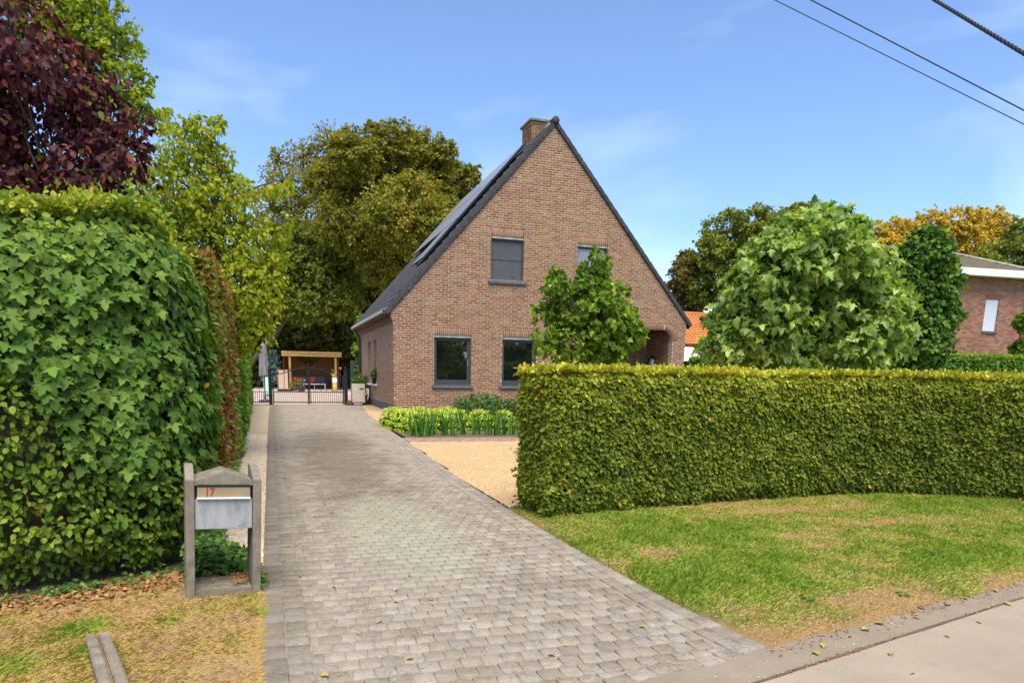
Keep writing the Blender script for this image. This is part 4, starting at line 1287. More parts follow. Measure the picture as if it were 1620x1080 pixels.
mb = MB(); mb.tube([(0,0,0),(0,0,2.7)], .025, 8); mb.build('pole', M_FRAME, um)
mb = MB(); mb.lathe([(.28,0),(.28,.06),(.06,.10),(.04,.3)], (0,0,0), 14); mb.build('base', M_FRAME, um)
def planter(x, y, w, h, mat, lab, lm, ph):
    p = empty('planter', (x, y, 0), lab, 'planter')
    mb = MB(); mb.lathe([(w*.38,0),(w*.5,h*.9),(w*.52,h),(w*.46,h)], (0,0,0), 14); mb.build('pot', mat, p)
    n = 200; P = rng.normal(0, .3, (n,3))*[w*.7,w*.7,ph*.6]+[0,0,h+ph*.4]
    leaves('foliage', P, rng.normal(0,1,(n,3))+[0,0,.8], rng.normal(0,1,(n,3))+[0,-.5,.5], np.full(n,.12), rng.random(n), T_LOW, lm, p)
planter(1.75, 50, .62, .36, M_FRAME, 'dark grey round planter with pinkish grass in front of the sofa', L_RUST, .7)
planter(1.28, 51, .5, .30, M_DKWOOD, 'brown planter with low green plants left of the dark grey planter', L_GREEN, .35)
M_YEL = simple('yellow_plastic', (.52,.36,.06), .5)
fg = empty('garden_toy_stand', (3.9, 48, 0), 'small white and yellow garden ornament with an orange top right of the sofa', 'ornament')
mb = MB(); mb.lathe([(.12,0),(.17,.08),(.17,.40),(.14,.52)], (0,0,0), 12); mb.build('base', M_YEL, fg)
mb = MB(); mb.lathe([(.13,.521),(.18,.7),(.15,.95),(.08,1.0)], (0,0,0), 12); mb.build('body', M_WHITE, fg)
mb = MB(); mb.lathe([(.06,1.001),(.15,1.06),(.17,1.16),(.10,1.26)], (.0,0,0), 12); mb.tube([(-.1,0,1.0),(-.25,0,1.3)], .03, 6); mb.build('top', M_PINE, fg)
fl = empty('red_flower_stake', (4.12, 46, 0), 'thin dark stake with a red ball right of the shelter post', 'stake')
mb = MB(); mb.tube([(0,0,0),(0,0,1.5)], .02, 6); mb.build('stake', M_BLACK, fl)
mb = MB(); mb.lathe([(.02,1.5),(.10,1.56),(.10,1.64),(.02,1.70)], (0,0,0), 10); mb.build('ball', M_RED, fl)

# ------------------------------------------------------------------ letterbox
lb = empty('letterbox', (-.572, 4.345, 0), 'weathered concrete letterbox stand with a zinc flap and the number 17', 'letterbox', rz=math.radians(8))
lb.rotation_euler = (0, math.radians(3.0), math.radians(8))
def postm(x0, x1):
    mb = MB()
    ol = [(0,-.05),(.30,-.05),(.30,.818),(.19,.822),(.0,.752)]
    mb.prism(ol, 'x', x0, x1)
    return mb
postm(0,.05).build('post', CONC, lb, bevel=.0025)
postm(.385,.435).build('post', CONC, lb, bevel=.0025)
mb = MB()
mb.prism([(.051,.715),(.384,.715),(.384,.744),(.2175,.800),(.051,.744)], 'y', .012, .30)
mb.build('gabled_cap', CONC, lb, bevel=.002)
mb = MB(); mb.prism([(.066,.724),(.369,.724),(.369,.741),(.2175,.788),(.066,.741)], 'y', .006, .0115); mb.build('gable_face', CONC, lb)
M_ZINC_, nt, bs = new_mat('weathered_zinc')
c = ramp(nt, [(.25, (.20,.21,.21)), (.5, (.36,.37,.36)), (.75, (.43,.43,.41))], noise(nt, 11, 6, .75, vec=mapped(nt, (2.2,2.2,.45))))
c = mix(nt, c, (.10,.10,.11), math_(nt, 'MULTIPLY', ramp_f(nt, noise(nt, 7, 4, .7), .55, .75), .6))
nt.links.new(c, bs.inputs['Base Color']); bs.inputs['Roughness'].default_value = .55; bs.inputs['Metallic'].default_value = .15
M_ZBODY = simple('brown_plate', (.32,.25,.14), .55, .1, var=.12, nscale=15)
mb = MB(); mb.box(.056,.379,.034,.28,.452,.7145); mb.build('box_body', M_LEAD, lb)
mb = MB(); mb.box(.053,.382,.014,.0335,.445,.632); mb.build('door', M_ZINC_, lb, bevel=.003)
pl = MB(); pl.box(.066,.368,.004,.0325,.645,.709); pl = pl.build('name_plate', M_ZBODY, lb, bevel=.001)
mb = MB(); mb.box(.064,.370,-.008,.0325,.634,.6445); mb.build('pale_strip', M_WHITE, lb, bevel=.002)
mb = MB(); mb.box(.06,.375,.0,.012,.7095,.7145); mb.build('slot_edge', M_BLACK, lb)
mb = MB(); mb.box(.051,.384,.005,.295,-.05,.065); mb.build('foot_slab', CONC, lb, bevel=.006)
tc = bpy.data.curves.new('house_number', 'FONT'); tc.body = '17'; tc.size = .075; tc.extrude = .0006; tc.offset = .0012; tc.space_character = .95
to = bpy.data.objects.new('tmp_text', tc); COL.objects.link(to)
tm_ = bpy.data.meshes.new_from_object(to.evaluated_get(bpy.context.evaluated_depsgraph_get())); bpy.data.objects.remove(to)
tm_.name = 'house_number'; tm_.materials.clear(); tm_.materials.append(simple('red_paint', (.42,.02,.02), .6))
o = obj_from_mesh('house_number', tm_, pl); o.location = (.106,.0028,.651); o.rotation_euler = (math.radians(90),0,0)
o.scale = (.8,1,1)

def g_jt(n):
    x = rng.uniform(2.2,5.2,n); y = road_y(x)+rng.normal(0,.005,n); k = rng.random(n) < np.clip(vnoise(x, x*0, 2.2, 9)*2.4-1.0, 0, 1)
    return np.stack([x,y,.008+x*0],1)[k]
# concrete kerb piece lying in the verge
kb = empty('concrete_channel', (-.964, 3.697, 0), 'short double concrete kerb with a slot of dirt sunk in the dry verge', 'kerb', rz=math.radians(17.5))
mb = MB(); mb.box(0,.048,-1.3,0,-.08,.075); mb.build('kerb_beam', CONC, kb, bevel=.006)
mb = MB(); mb.box(.060,.108,-1.3,.004,-.08,.075); mb.build('kerb_beam', CONC, kb, bevel=.006)
mb = MB(); mb.box(.049,.059,-1.3,-.02,-.08,.055); mb.build('slot_dirt', M_SOIL, kb)

# ------------------------------------------------------------------ trunks, crowns
def branchy(mb, base, tips, r0, seed=0, split=.5):
    base = Vector(base)
    for tp in tips:
        tp = Vector(tp)
        tp = Vector(tp); m1 = base.lerp(tp, .35) + Vector((rng.normal(0,.06), rng.normal(0,.06), .0))*(tp-base).length*.4
        m2 = base.lerp(tp, .7) + Vector((rng.normal(0,.04), rng.normal(0,.04), .0))*(tp-base).length*.5
        mb.tube([base, m1, m2, tp], [r0, r0*.62, r0*.36, r0*.1], 6, cap=False)

def crown_points(blobs, n, clump, shell=.55, flat=.55, down=.0, feather=.42):
    """leaf positions on short leafy twigs spread through ellipsoids (x,y,z,r)"""
    B = np.array(blobs, float)
    vol = B[:,3]**2.0
    bi = rng.choice(len(B), n//clump + 1, p=vol/vol.sum())
    u = nrm(rng.normal(0, 1, (len(bi), 3)))
    rr = shell + (1.0-shell)*rng.random(len(bi))**.6
    Cc = B[bi,:3] + u*(rr*B[bi,3]*.88)[:,None]*np.array([1,1,.95])
    dr = nrm(u*.8 + rng.normal(0, .55, (len(bi),3)) + [0,0,.25-down*.5])
    ln = B[bi,3]*feather*rng.uniform(.25, 1.15, len(bi))
    cr = B[bi,3]*rng.uniform(.05,.13,len(bi))
    ci = np.repeat(np.arange(len(bi)), clump)[:n]
    t = rng.random(n)
    P = Cc[ci] + dr[ci]*(ln[ci]*(t-.25))[:,None] + rng.normal(0, 1, (n,3))*[1,1,flat]*(cr[ci]*(1.15-.7*t))[:,None]
    P[:,2] -= (t**2)*ln[ci]*down*.35
    out = nrm(Cc[ci]-B[bi[ci],:3])
    return P, out, ci, Cc
def tree(name, label, base, blobs, n, size, mat, tmpl=T_LOW, trunk_r=.2, clump=28, group=None, down=.4, thin=1.0, singles_n=0, cat='tree', shell=.45, up=.5, forks=None, tw=.25, limbs=14, feather=.42):
    r = empty(name, base, label, cat, group)
    b0 = np.array(base, float)
    P, out, ci, Cc = crown_points(blobs, n, clump, shell, down=down, feather=feather)
    cl_t = rng.normal(0, .14, len(Cc))
    Nn = out*.7 + np.array([0,0,up]) + rng.normal(0, .45, (n,3))
    D = out*.6 + rng.normal(0, .5, (n,3)) - np.array([0,0,down])
    T = np.clip(rng.beta(2, 2.4, n) + cl_t[ci], 0, 1)
    S = size*rng.uniform(.6, 1.25, n)
    if singles_n:
        # the leaves that show largest: near the camera side of the crown
        v = P-np.array([0,0,1.4]); dist = np.linalg.norm(v, axis=1)
        k = np.argsort(dist + np.where(in_view(P, 0), 0, 100))[:singles_n*3]; k = rng.permutation(k)[:singles_n]
        m = np.zeros(n, bool); m[k] = True
        cr = empty('crown', (0,0,0)); cr.parent = r
        o = leaves('foliage', P[~m]-b0, D[~m], Nn[~m], S[~m], T[~m], tmpl, mat, cr)
        single_leaves(P[m]-b0, D[m], Nn[m], S[m]*1.05, T[m], tmpl, mat, cr)
    else:
        o = leaves('crown', P-b0, D, Nn, S, T, tmpl, mat, r)
    mb = MB()
    B = np.array(blobs); top = B[:,:3].mean(0) - b0; top[2] = (B[:,2].max()-b0[2])*.72
    mid = Vector((top[0]*.5, top[1]*.5, (B[:,2].min()-b0[2])*.6+.0))
    mb.tube([(0,0,-.1), (0,0,mid.z*.3), mid, (top[0],top[1],top[2])], [trunk_r*1.25, trunk_r, trunk_r*.8, trunk_r*.12], 9)
    mb.build('trunk', BARK, r)
    mb = MB()
    for i in range(len(B)):
        c = Vector(B[i,:3]-b0)
        t = min(.9, max(.25, (c.z/max(top[2],.1))*.55))
        st = mid.lerp(Vector(top), max(0, min(.8, (c.z-mid.z)/max(.1, top[2]-mid.z)*.5)))
        tips = [c + Vector(np.clip(rng.normal(0, .4, 3), -.55, .55))*float(B[i,3]) for _ in range(3)]
        branchy(mb, st, tips, trunk_r*.3)
        kk = np.flatnonzero(np.linalg.norm(Cc-B[i,:3], axis=1) < B[i,3]*1.05)
        for q in kk[:limbs]:
            e = Vector(Cc[q]-b0)
            mb.tube([c, c.lerp(e,.5)+Vector((0,0,.04*float(B[i,3]))), e], [trunk_r*tw*.5, trunk_r*tw*.35, trunk_r*.04], 4, cap=False)
    mb.build('branches', BARK, r)
    return r
def bl(key, dy=0, spread=1.0, zadd=0, Yn=None):
    Y, L = TREES[key]
    out = []
    if Yn: q = Yn/Y; L = [(x*q, 1.4+(z-1.4)*q, rad*q) for x, z, rad in L]; Y = Yn
    for i, (x, z, rad) in enumerate(L):
        y_ = Y + dy + (rng.random()-.5)*rad*1.6*spread; q = y_/Y
        out.append((x*q, y_, 1.4+(z-1.4)*q, rad*q))
    return out
TREES = {
    'purple': (6.5, [(-1.78, 3.84, 0.43), (-1.42, 3.62, 0.34), (-1.67, 3.23, 0.44), (-1.27, 3.33, 0.3), (-1.14, 3.06, 0.25), (-1.39, 2.94, 0.3), (-1.88, 2.85, 0.34), (-0.98, 3.29, 0.15), (-1.2, 2.82, 0.15), (-2.11, 3.79, 0.56), (-2.18, 3.09, 0.57)]),
    'lime_back': (10, [(-2.46, 5.46, 0.52), (-1.87, 5.42, 0.45), (-1.66, 5.17, 0.34), (-1.59, 4.76, 0.35), (-1.8, 4.59, 0.39), (-2.07, 5.45, 0.45), (-1.42, 4.57, 0.22), (-2.6, 5.96, 0.65), (-2.02, 5.99, 0.52)]),
    'cherry': (12, [(-1.75, 4.06, 0.67), (-1.18, 4.74, 0.43), (-0.9, 5.04, 0.24), (-1.42, 5.07, 0.24), (-0.67, 5.11, 0.14), (-1.13, 4.11, 0.58), (-0.69, 3.88, 0.49), (-0.74, 4.61, 0.29), (-0.48, 4.27, 0.25), (-0.91, 3.2, 0.7), (-0.25, 3.34, 0.51), (0.05, 3.55, 0.28), (-0.37, 2.75, 0.51), (0.03, 2.97, 0.31), (-0.59, 2.25, 0.46), (-0.09, 2.47, 0.29), (-0.31, 2.06, 0.36), (-1.35, 3.36, 0.69), (-1.72, 3.15, 0.58), (-0.52, 1.65, 0.19), (0.15, 3.76, 0.22)]),
    'sparse': (42, [(0.96, 11.68, 1.59), (2.03, 13.1, 1.24), (3.43, 13.91, 1.25), (0.23, 10.29, 1.24), (2.66, 11.5, 1.61), (1.57, 9.72, 1.61), (-0.47, 9.56, 0.78), (0.67, 12.96, 0.63)]),
    'big': (50, [(8.33, 16.96, 1.65), (5.74, 15.87, 1.93), (10.09, 16.13, 2.2), (6.99, 14.18, 2.61), (10.99, 14.14, 2.23), (12.83, 14.73, 1.71), (13.99, 15.48, 0.82), (9.17, 12.3, 3.11), (5.65, 11.61, 2.62), (11.91, 12.1, 2.04), (4.01, 13.9, 1.71), (8.25, 9.7, 2.68), (11.9, 16.73, 1.11), (7.04, 17.41, 0.77)]),
    'bigdark': (46, [(3.58, 8.77, 2.4), (1.98, 7.15, 1.99), (5.11, 6.93, 2.45), (7.58, 7.85, 2.06), (1.13, 4.8, 1.8), (3.47, 4.89, 2.44), (6.3, 5.4, 1.86), (0.89, 8.59, 1.18), (4.63, 3.34, 1.65), (1.85, 3.26, 1.62), (6.7, 4.21, 1.25)]),
    'rA': (58, [(37.34, 11.16, 1.67), (36.79, 9.41, 1.49), (38.26, 8.32, 1.33), (38.33, 11.79, 1.08), (37.24, 12.57, 0.71), (39.26, 8.95, 1.21)]),
    'rB': (55, [(39.42, 14.16, 2.4), (42.04, 15.18, 2.02), (37.9, 12.43, 1.82), (43.62, 13.36, 2.34), (40.35, 11.49, 2.89), (44.49, 15.09, 1.46), (37.8, 9.69, 2.01), (45.27, 11.22, 2.37)]),
    'rC': (58, [(50.17, 16.97, 1.56), (48.71, 16.56, 1.55), (52.47, 17.15, 1.13), (49.5, 17.5, 0.99), (51.96, 15.03, 1.89)]),
    'orange': (60, [(61.92, 16.72, 1.48), (64.88, 17.26, 1.91), (68.81, 17.88, 2.07), (73.33, 18.56, 2.11), (77.03, 19.18, 1.99), (80.14, 18.4, 1.8), (76.54, 16.78, 2.5), (70.98, 16.06, 2.8), (65.69, 15.04, 2.4), (79.66, 15.96, 2.17)]),
    'rE': (50, [(68.03, 13.64, 2.74), (70.16, 15.53, 2.44), (64.98, 12.29, 1.81), (69.62, 10.21, 3.09), (71.93, 11.52, 3.74), (69.53, 6.6, 2.5), (73.16, 6.11, 3.18)]),
    'plane': (9.5, [(8.28, 3.42, 0.72), (7.7, 3.09, 0.66), (9.08, 3.27, 0.74), (7.51, 2.49, 0.77), (8.66, 2.44, 0.95), (9.73, 2.48, 0.71), (7.08, 1.98, 0.51), (8.08, 1.9, 0.63), (9.26, 1.94, 0.76), (10.21, 2.07, 0.42), (8.61, 3.84, 0.41), (9.13, 3.83, 0.31), (7.77, 3.58, 0.3), (7.99, 3.79, 0.22), (10.17, 2.81, 0.38), (7.34, 2.97, 0.4), (6.72, 2.02, 0.25), (9.69, 3.21, 0.38), (9.04, 4.02, 0.17)]),
    'small': (15, [(7.15, 3.21, 0.62), (6.6, 2.9, 0.56), (7.58, 2.79, 0.63), (7.2, 3.78, 0.38), (7.27, 4.14, 0.21), (6.26, 3.45, 0.32), (5.97, 2.8, 0.29), (8.09, 2.67, 0.43), (8.36, 2.38, 0.31), (6.7, 2.18, 0.67), (7.7, 2.14, 0.64), (6.06, 2.16, 0.37), (6.25, 3.66, 0.2), (7.8, 3.38, 0.27)]),
    'column': (14, [(16.12, 4.63, 0.73), (16.1, 5.02, 0.4), (16.19, 3.86, 0.98), (16.33, 3.07, 0.96), (16.33, 2.42, 0.83), (16.89, 4.21, 0.5), (15.53, 3.98, 0.52)]),
    'bush': (20, [(28.23, 3.98, 0.55), (28.97, 3.03, 0.76), (28.14, 2.76, 0.5)]),
}
# ------------------------------------------------------------------ right clipped hedge
def resample(pl, step):
    pl = [np.array(p, float) for p in pl]
    out = []; 
    for i in range(len(pl)-1):
        L = np.linalg.norm(pl[i+1]-pl[i]); n = max(1, int(L/step))
        for k in range(n): out.append(pl[i] + (pl[i+1]-pl[i])*k/n)
    out.append(pl[-1]); return np.array(out)
def smooth_path(pl, it=3):
    pl = np.array(pl, float)
    for _ in range(it):
        q = [pl[0]]
        for i in range(len(pl)-1):
            q.append(pl[i]*.75+pl[i+1]*.25); q.append(pl[i]*.25+pl[i+1]*.75)
        q.append(pl[-1]); pl = np.array(q)
    return pl
def hedge(name, label, face, thick, h, n_face, n_top, size, mat, tmpl=T_HEX, ends=(True, True), core=.13, rough=.04, tfun=None, cat='hedge', side=1, basew=0.0, back=.25, group=None, down=.45, hfun=None, shoots=False, lobes=0.0):
    """face: polyline of the visible front; the body lies to its left (side=1) or right (-1)"""
    P0 = smooth_path(face, 2); 
    seg = np.linalg.norm(np.diff(P0, axis=0), axis=1); cum = np.concatenate([[0], np.cumsum(seg)]); L = cum[-1]
    def at(s):
        x = np.interp(s, cum, P0[:,0]); y = np.interp(s, cum, P0[:,1])
        e = .03
        dx = np.interp(s+e, cum, P0[:,0])-np.interp(s-e, cum, P0[:,0]); dy = np.interp(s+e, cum, P0[:,1])-np.interp(s-e, cum, P0[:,1])
        l = np.maximum(np.hypot(dx, dy), 1e-6)
        return np.stack([x, y], 1), np.stack([dy/l*side, -dx/l*side], 1)      # point, outward normal
    r = empty(name, (float(P0[0,0]), float(P0[0,1]), 0), label, cat, group)
    b0 = np.array([P0[0,0], P0[0,1], 0])
    PP, NN, TT = [], [], []
    hf = hfun or (lambda s: np.full_like(s, h))
    def put(s, z, dep, nx):   # face leaves
        p, n2 = at(s)
        bulge = rough*2.2*(fbm(s, z, 1.6, 3)-.5) + rough*1.2*(fbm(s, z, 6, 5)-.5)*2 + lobes*(fbm(s, z, 3.5, 11)-.5)
        hh = hf(s)
        under = -.09*np.clip((.22-z)/.22, 0, 1)**1.5 
        rnd = -.05*np.clip((z-(hh-.10))/.10, 0, 1)**2
        q = bulge + under + rnd + basew*0 - dep
        pos_ = np.stack([p[:,0]+n2[:,0]*q, p[:,1]+n2[:,1]*q, z], 1)
        return pos_, np.stack([n2[:,0], n2[:,1], np.zeros(len(s))], 1)
    s = rng.random(n_face)*L; z = .02+rng.random(n_face)*(hf(s)-.0)
    dep = np.abs(rng.normal(0, rough*.9, n_face))
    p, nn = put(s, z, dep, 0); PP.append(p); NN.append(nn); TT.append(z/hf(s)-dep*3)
    nb = int(n_face*back)
    if nb:
        s = rng.random(nb)*L; z = .05+rng.random(nb)*h
        p, n2 = at(s)
        PP.append(np.stack([p[:,0]-n2[:,0]*thick, p[:,1]-n2[:,1]*thick, z], 1)+rng.normal(0, rough*.7, (nb,3))); NN.append(np.stack([-n2[:,0], -n2[:,1], z*0], 1)); TT.append(z/h)
    s = rng.random(n_top)*L; w = rng.random(n_top)*thick
    p, n2 = at(s)
    zt = hf(s) + rough*1.6*(fbm(s, w*3, 3, 21)-.5)*2 + np.abs(rng.normal(0, rough*.45, n_top)) - .01
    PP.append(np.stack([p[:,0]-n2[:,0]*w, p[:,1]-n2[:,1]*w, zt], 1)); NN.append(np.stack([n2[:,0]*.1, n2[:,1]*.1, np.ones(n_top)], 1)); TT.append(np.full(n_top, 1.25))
    for e, flag in enumerate(ends):
        if not flag: continue
        ne = int(n_face*thick/L*1.25)
        s0 = 0.0 if e == 0 else L
        w = rng.random(ne)*thick; z = .02+rng.random(ne)*h
        p, n2 = at(np.full(ne, s0+(.04 if e == 0 else -.04)))
        tdir = np.stack([n2[:,1]*-side, n2[:,0]*side], 1)*(-1 if e == 0 else 1)   # along -path at the start
        tv = P0[1]-P0[0] if e == 0 else P0[-2]-P0[-1]
        tv = -tv/np.linalg.norm(tv)
        off = (rough*2*(fbm(w*3, z, 2, 9+e)-.5) - np.abs(rng.normal(0, rough*.8, ne)) - .08*np.clip((.2-z)/.2,0,1))
        PP.append(np.stack([p[:,0]-n2[:,0]*w+tv[0]*off, p[:,1]-n2[:,1]*w+tv[1]*off, z], 1))
        NN.append(np.repeat([[tv[0], tv[1], 0]], ne, 0)); TT.append(z/h)
    P = np.concatenate(PP); Nn = np.concatenate(NN); T = np.concatenate(TT)
    n = len(P)
    topm = Nn[:,2] > .5
    D = Nn*.5 + rng.normal(0, .5, (n,3)) - np.array([0,0,down])*(~topm)[:,None] + np.array([0,0,.3])*topm[:,None]
    Nl = Nn*.9 + np.array([0,0,.45]) + rng.normal(0, .42, (n,3))
    tt = tfun(P, T, n) if tfun else np.clip(rng.normal(.45, .2, n), 0, 1)
    S = size*rng.uniform(.65, 1.25, n)
    leaves('foliage', P-b0, D, Nl, S, tt, tmpl, mat, r)
    # young shoots standing proud of the clipped top and face
    nsh = int(L*9)
    if shoots:
        s = rng.random(nsh)*L; w = rng.random(nsh)*thick*.9; p, n2 = at(s)
        bx = p[:,0]-n2[:,0]*w; by = p[:,1]-n2[:,1]*w; bz = hf(s)-.01
        ln = rng.uniform(.04, .13, nsh); q = 6
        lean = rng.normal(0, .25, (nsh,2))
        t = np.tile(np.linspace(.2, 1, q), nsh); r_ = np.repeat(np.arange(nsh), q)
        Ps = np.stack([bx[r_]+lean[r_,0]*ln[r_]*t, by[r_]+lean[r_,1]*ln[r_]*t, bz[r_]+ln[r_]*t], 1)
        m_ = len(Ps)
        leaves('young_shoots', Ps-b0, rng.normal(0,.8,(m_,3))+[0,0,.6], rng.normal(0,.7,(m_,3))+[0,-.5,.5], size*rng.uniform(.5,.95,m_), np.clip(rng.normal(.82,.1,m_),0,.93), tmpl, mat, r)
    # inner body of twigs
    ss = np.linspace(0.0, L, max(6, int(L/.25)))
    p, n2 = at(np.clip(ss, .04, L-.04))
    mb = MB(); vs = []
    for i in range(len(ss)):
        a = p[i]-n2[i]*core; b = p[i]-n2[i]*(thick-core*.7)
        if i == 0: q = (P0[1]-P0[0])/np.linalg.norm(P0[1]-P0[0])*core
        elif i == len(ss)-1: q = (P0[-2]-P0[-1])/np.linalg.norm(P0[-2]-P0[-1])*core
        else: q = np.zeros(2)
        hh = float(hf(np.array([ss[i]]))[0])-core*.8
        for (xx, yy), zz in ((a,.10),(b,.10),(b,hh),(a,hh)): vs.append((xx+q[0]-b0[0], yy+q[1]-b0[1], zz))
    fs = [(i*4+k, i*4+(k+1)%4, (i+1)*4+(k+1)%4, (i+1)*4+k) for i in range(len(ss)-1) for k in range(4)] + [(0,1,2,3), tuple((len(ss)-1)*4+k for k in (3,2,1,0))]
    mb.add(vs, fs)
    mb.build('twig_body', TWIG, r)
    mb = MB()
    for k in range(int(L/.30)):
        sq = (k+.5+rng.normal(0,.15))*.30
        p1, nn1 = at(np.array([min(max(sq,.1),L-.1)]))
        dd = rng.uniform(.14, .25)
        x, y = p1[0]-nn1[0]*dd - b0[:2]
        mb.tube([(x,y,-.03),(x+rng.normal(0,.02),y+rng.normal(0,.02),.35)], [.016,.012], 5)
    mb.build('stems', BARK, r)
    return r
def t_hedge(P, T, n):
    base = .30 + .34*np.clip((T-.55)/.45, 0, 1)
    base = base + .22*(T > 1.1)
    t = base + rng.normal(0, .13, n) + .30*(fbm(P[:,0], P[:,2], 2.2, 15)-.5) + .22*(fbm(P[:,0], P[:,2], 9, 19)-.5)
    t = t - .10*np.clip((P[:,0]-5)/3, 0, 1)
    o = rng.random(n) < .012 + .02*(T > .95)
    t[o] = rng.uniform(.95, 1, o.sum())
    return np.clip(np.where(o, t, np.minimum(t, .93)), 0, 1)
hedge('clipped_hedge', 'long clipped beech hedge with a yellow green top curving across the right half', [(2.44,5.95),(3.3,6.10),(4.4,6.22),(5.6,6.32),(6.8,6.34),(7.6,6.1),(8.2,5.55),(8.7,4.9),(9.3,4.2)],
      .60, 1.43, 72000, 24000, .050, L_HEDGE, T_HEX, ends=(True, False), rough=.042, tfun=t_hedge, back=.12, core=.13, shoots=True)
hedge('far_clipped_hedge', 'flat topped green hedge behind the long clipped hedge at the far right', [(15.0,15.6),(19,15.9),(24,16.2),(29,16.5)], .7, 2.16, 26000, 8000, .095, L_LIGHT, T_WIDE,
      ends=(True, False), rough=.06, tfun=lambda P,T,n: np.clip(.05+.55*(T>1.1)+rng.normal(.15,.15,n),0,1), back=0)
hedge('low_hedge', 'yellow green hedge end standing between the house corner and the plane tree', [(13.2,19.0),(14.2,19.2)], .8, 1.95, 3500, 900, .10, L_LIGHT, T_WIDE, rough=.06, back=0)

# ------------------------------------------------------------------ left hedges
r = random.Random(3)
def lobed_hedge():
    """thick hedge overgrown with maple: rounded box with the front towards the road and a side along the drive"""
    h = empty('maple_hedge', (-.7, 5.0, 0), 'tall dark green hedge overgrown with lobed maple leaves behind the letterbox', 'hedge')
    b0 = np.array([-.7, 5.0, 0])
    H_ = 2.46
    # perimeter path seen from above (front then side)
    path = smooth_path([(-3.4,4.42),(-2.4,4.5),(-1.6,4.56),(-1.05,4.74),(-.70,4.92),(-.56,5.35),(-.66,5.9),(-.72,7.2),(-.74,8.2)], 2)
    seg = np.linalg.norm(np.diff(path, axis=0), axis=1); cum = np.concatenate([[0], np.cumsum(seg)]); L = cum[-1]
    def surf(s, z, dep):
        x = np.interp(s, cum, path[:,0]); y = np.interp(s, cum, path[:,1])
        dx = np.interp(s+.05, cum, path[:,0])-np.interp(s-.05, cum, path[:,0]); dy = np.interp(s+.05, cum, path[:,1])-np.interp(s-.05, cum, path[:,1])
        l = np.hypot(dx, dy); nx, ny = dy/l, -dx/l
        z = z - .10*np.clip((-.9-x)/.6, 0, 1)*np.clip((z-1.8)/.6, 0, 1)
        bul = .10*np.sin(np.clip((z-.1)/2.2, 0, 1)*math.pi) - .16*np.clip((.35-z)/.35, 0, 1) - .30*np.clip((z-2.05)/.4, 0, 1)**2
        bul = bul + .22*(fbm(s, z, 2.1, 41)-.5) + .17*(fbm(s, z, 6, 43)-.5)
        q = bul - dep
        return np.stack([x+nx*q, y+ny*q, z], 1), np.stack([nx, ny, z*0+.0], 1)
    def gen(n, zlo, zhi, dmean):
        s = rng.random(n)*L; z = zlo+rng.random(n)*(zhi-zlo)
        dep = np.abs(rng.normal(0, dmean, n))
        P, Nn = surf(s, z, dep); return P, Nn, s, z, dep
    # maple leaves: middle and upper face; oval hornbeam leaves at the bottom left and everywhere near the ground
    P, Nn, s, z, dep = gen(21000, .15, 2.42, .06)
    sx = P[:,0]
    wmap = np.clip((z-.62-.55*np.clip((-1.05-sx)/.35, 0, 1)*1.2)/.22, 0, 1)
    wmap = wmap*(1-.8*np.clip((z-2.18)/.15, 0, 1)) * (1-np.clip((P[:,1]-6.3)/1.2, 0, 1)*.75)
    wmap = np.clip(wmap + .55*(fbm(s, z, 2.2, 51)-.52)*2, 0, 1)
    m = rng.random(len(P)) < wmap*.80
    Pm, Nm, zm, dm = P[m], Nn[m], z[m], dep[m]
    n = len(Pm)
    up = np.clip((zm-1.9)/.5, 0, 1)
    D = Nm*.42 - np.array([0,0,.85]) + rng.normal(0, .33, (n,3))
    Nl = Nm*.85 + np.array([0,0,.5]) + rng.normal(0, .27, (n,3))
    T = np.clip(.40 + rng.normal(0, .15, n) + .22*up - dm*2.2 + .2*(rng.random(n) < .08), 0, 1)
    S = rng.uniform(.045, .10, n)
    order = nearest_facing(Pm, Nm, 1500, extra=dm*6)
    pick = rng.permutation(order[:900])[:300]
    k = np.zeros(n, bool); k[pick] = True
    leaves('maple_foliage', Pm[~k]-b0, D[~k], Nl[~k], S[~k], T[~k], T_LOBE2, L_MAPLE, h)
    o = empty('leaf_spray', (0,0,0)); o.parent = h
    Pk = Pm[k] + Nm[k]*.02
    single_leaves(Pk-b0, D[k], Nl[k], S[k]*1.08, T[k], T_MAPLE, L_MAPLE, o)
    # hornbeam leaves
    P, Nn, s, z, dep = gen(25000, .10, 2.46, .06)
    sx = P[:,0]
    wm = np.clip((z-.62-.55*np.clip((-1.05-sx)/.35, 0, 1)*1.2)/.22, 0, 1)*(1-.85*np.clip((z-2.15)/.15, 0, 1)) * (1-np.clip((P[:,1]-6.3)/1.2, 0, 1)*.75)
    m = rng.random(len(P)) < np.clip(1.05-.72*wm, 0, 1)
    P, Nn, z, dep = P[m], Nn[m], z[m], dep[m]; n = len(P)
    D = Nn*.5 - np.array([0,0,.5]) + rng.normal(0, .45, (n,3))
    Nl = Nn*.8 + np.array([0,0,.6]) + rng.normal(0, .38, (n,3))
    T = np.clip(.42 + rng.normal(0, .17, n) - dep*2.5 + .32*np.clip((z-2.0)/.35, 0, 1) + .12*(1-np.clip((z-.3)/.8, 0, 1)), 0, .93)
    q = rng.random(n) < .006; T[q] = 1
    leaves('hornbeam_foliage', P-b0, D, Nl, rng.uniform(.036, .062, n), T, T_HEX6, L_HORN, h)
    # top surface
    n = 16000
    s = rng.random(n)*L; w = rng.random(n)**1.2*1.1
    P, Nn = surf(s, np.full(n, 2.28), w)
    P[:,2] = 2.24 + .14*np.clip((P[:,0]+1.6)/.8, 0, 1) + .06*np.clip(w/.4, 0, 1) + .16*(fbm(P[:,0], P[:,1], 3, 61)-.5) + np.abs(rng.normal(0, .04, n))
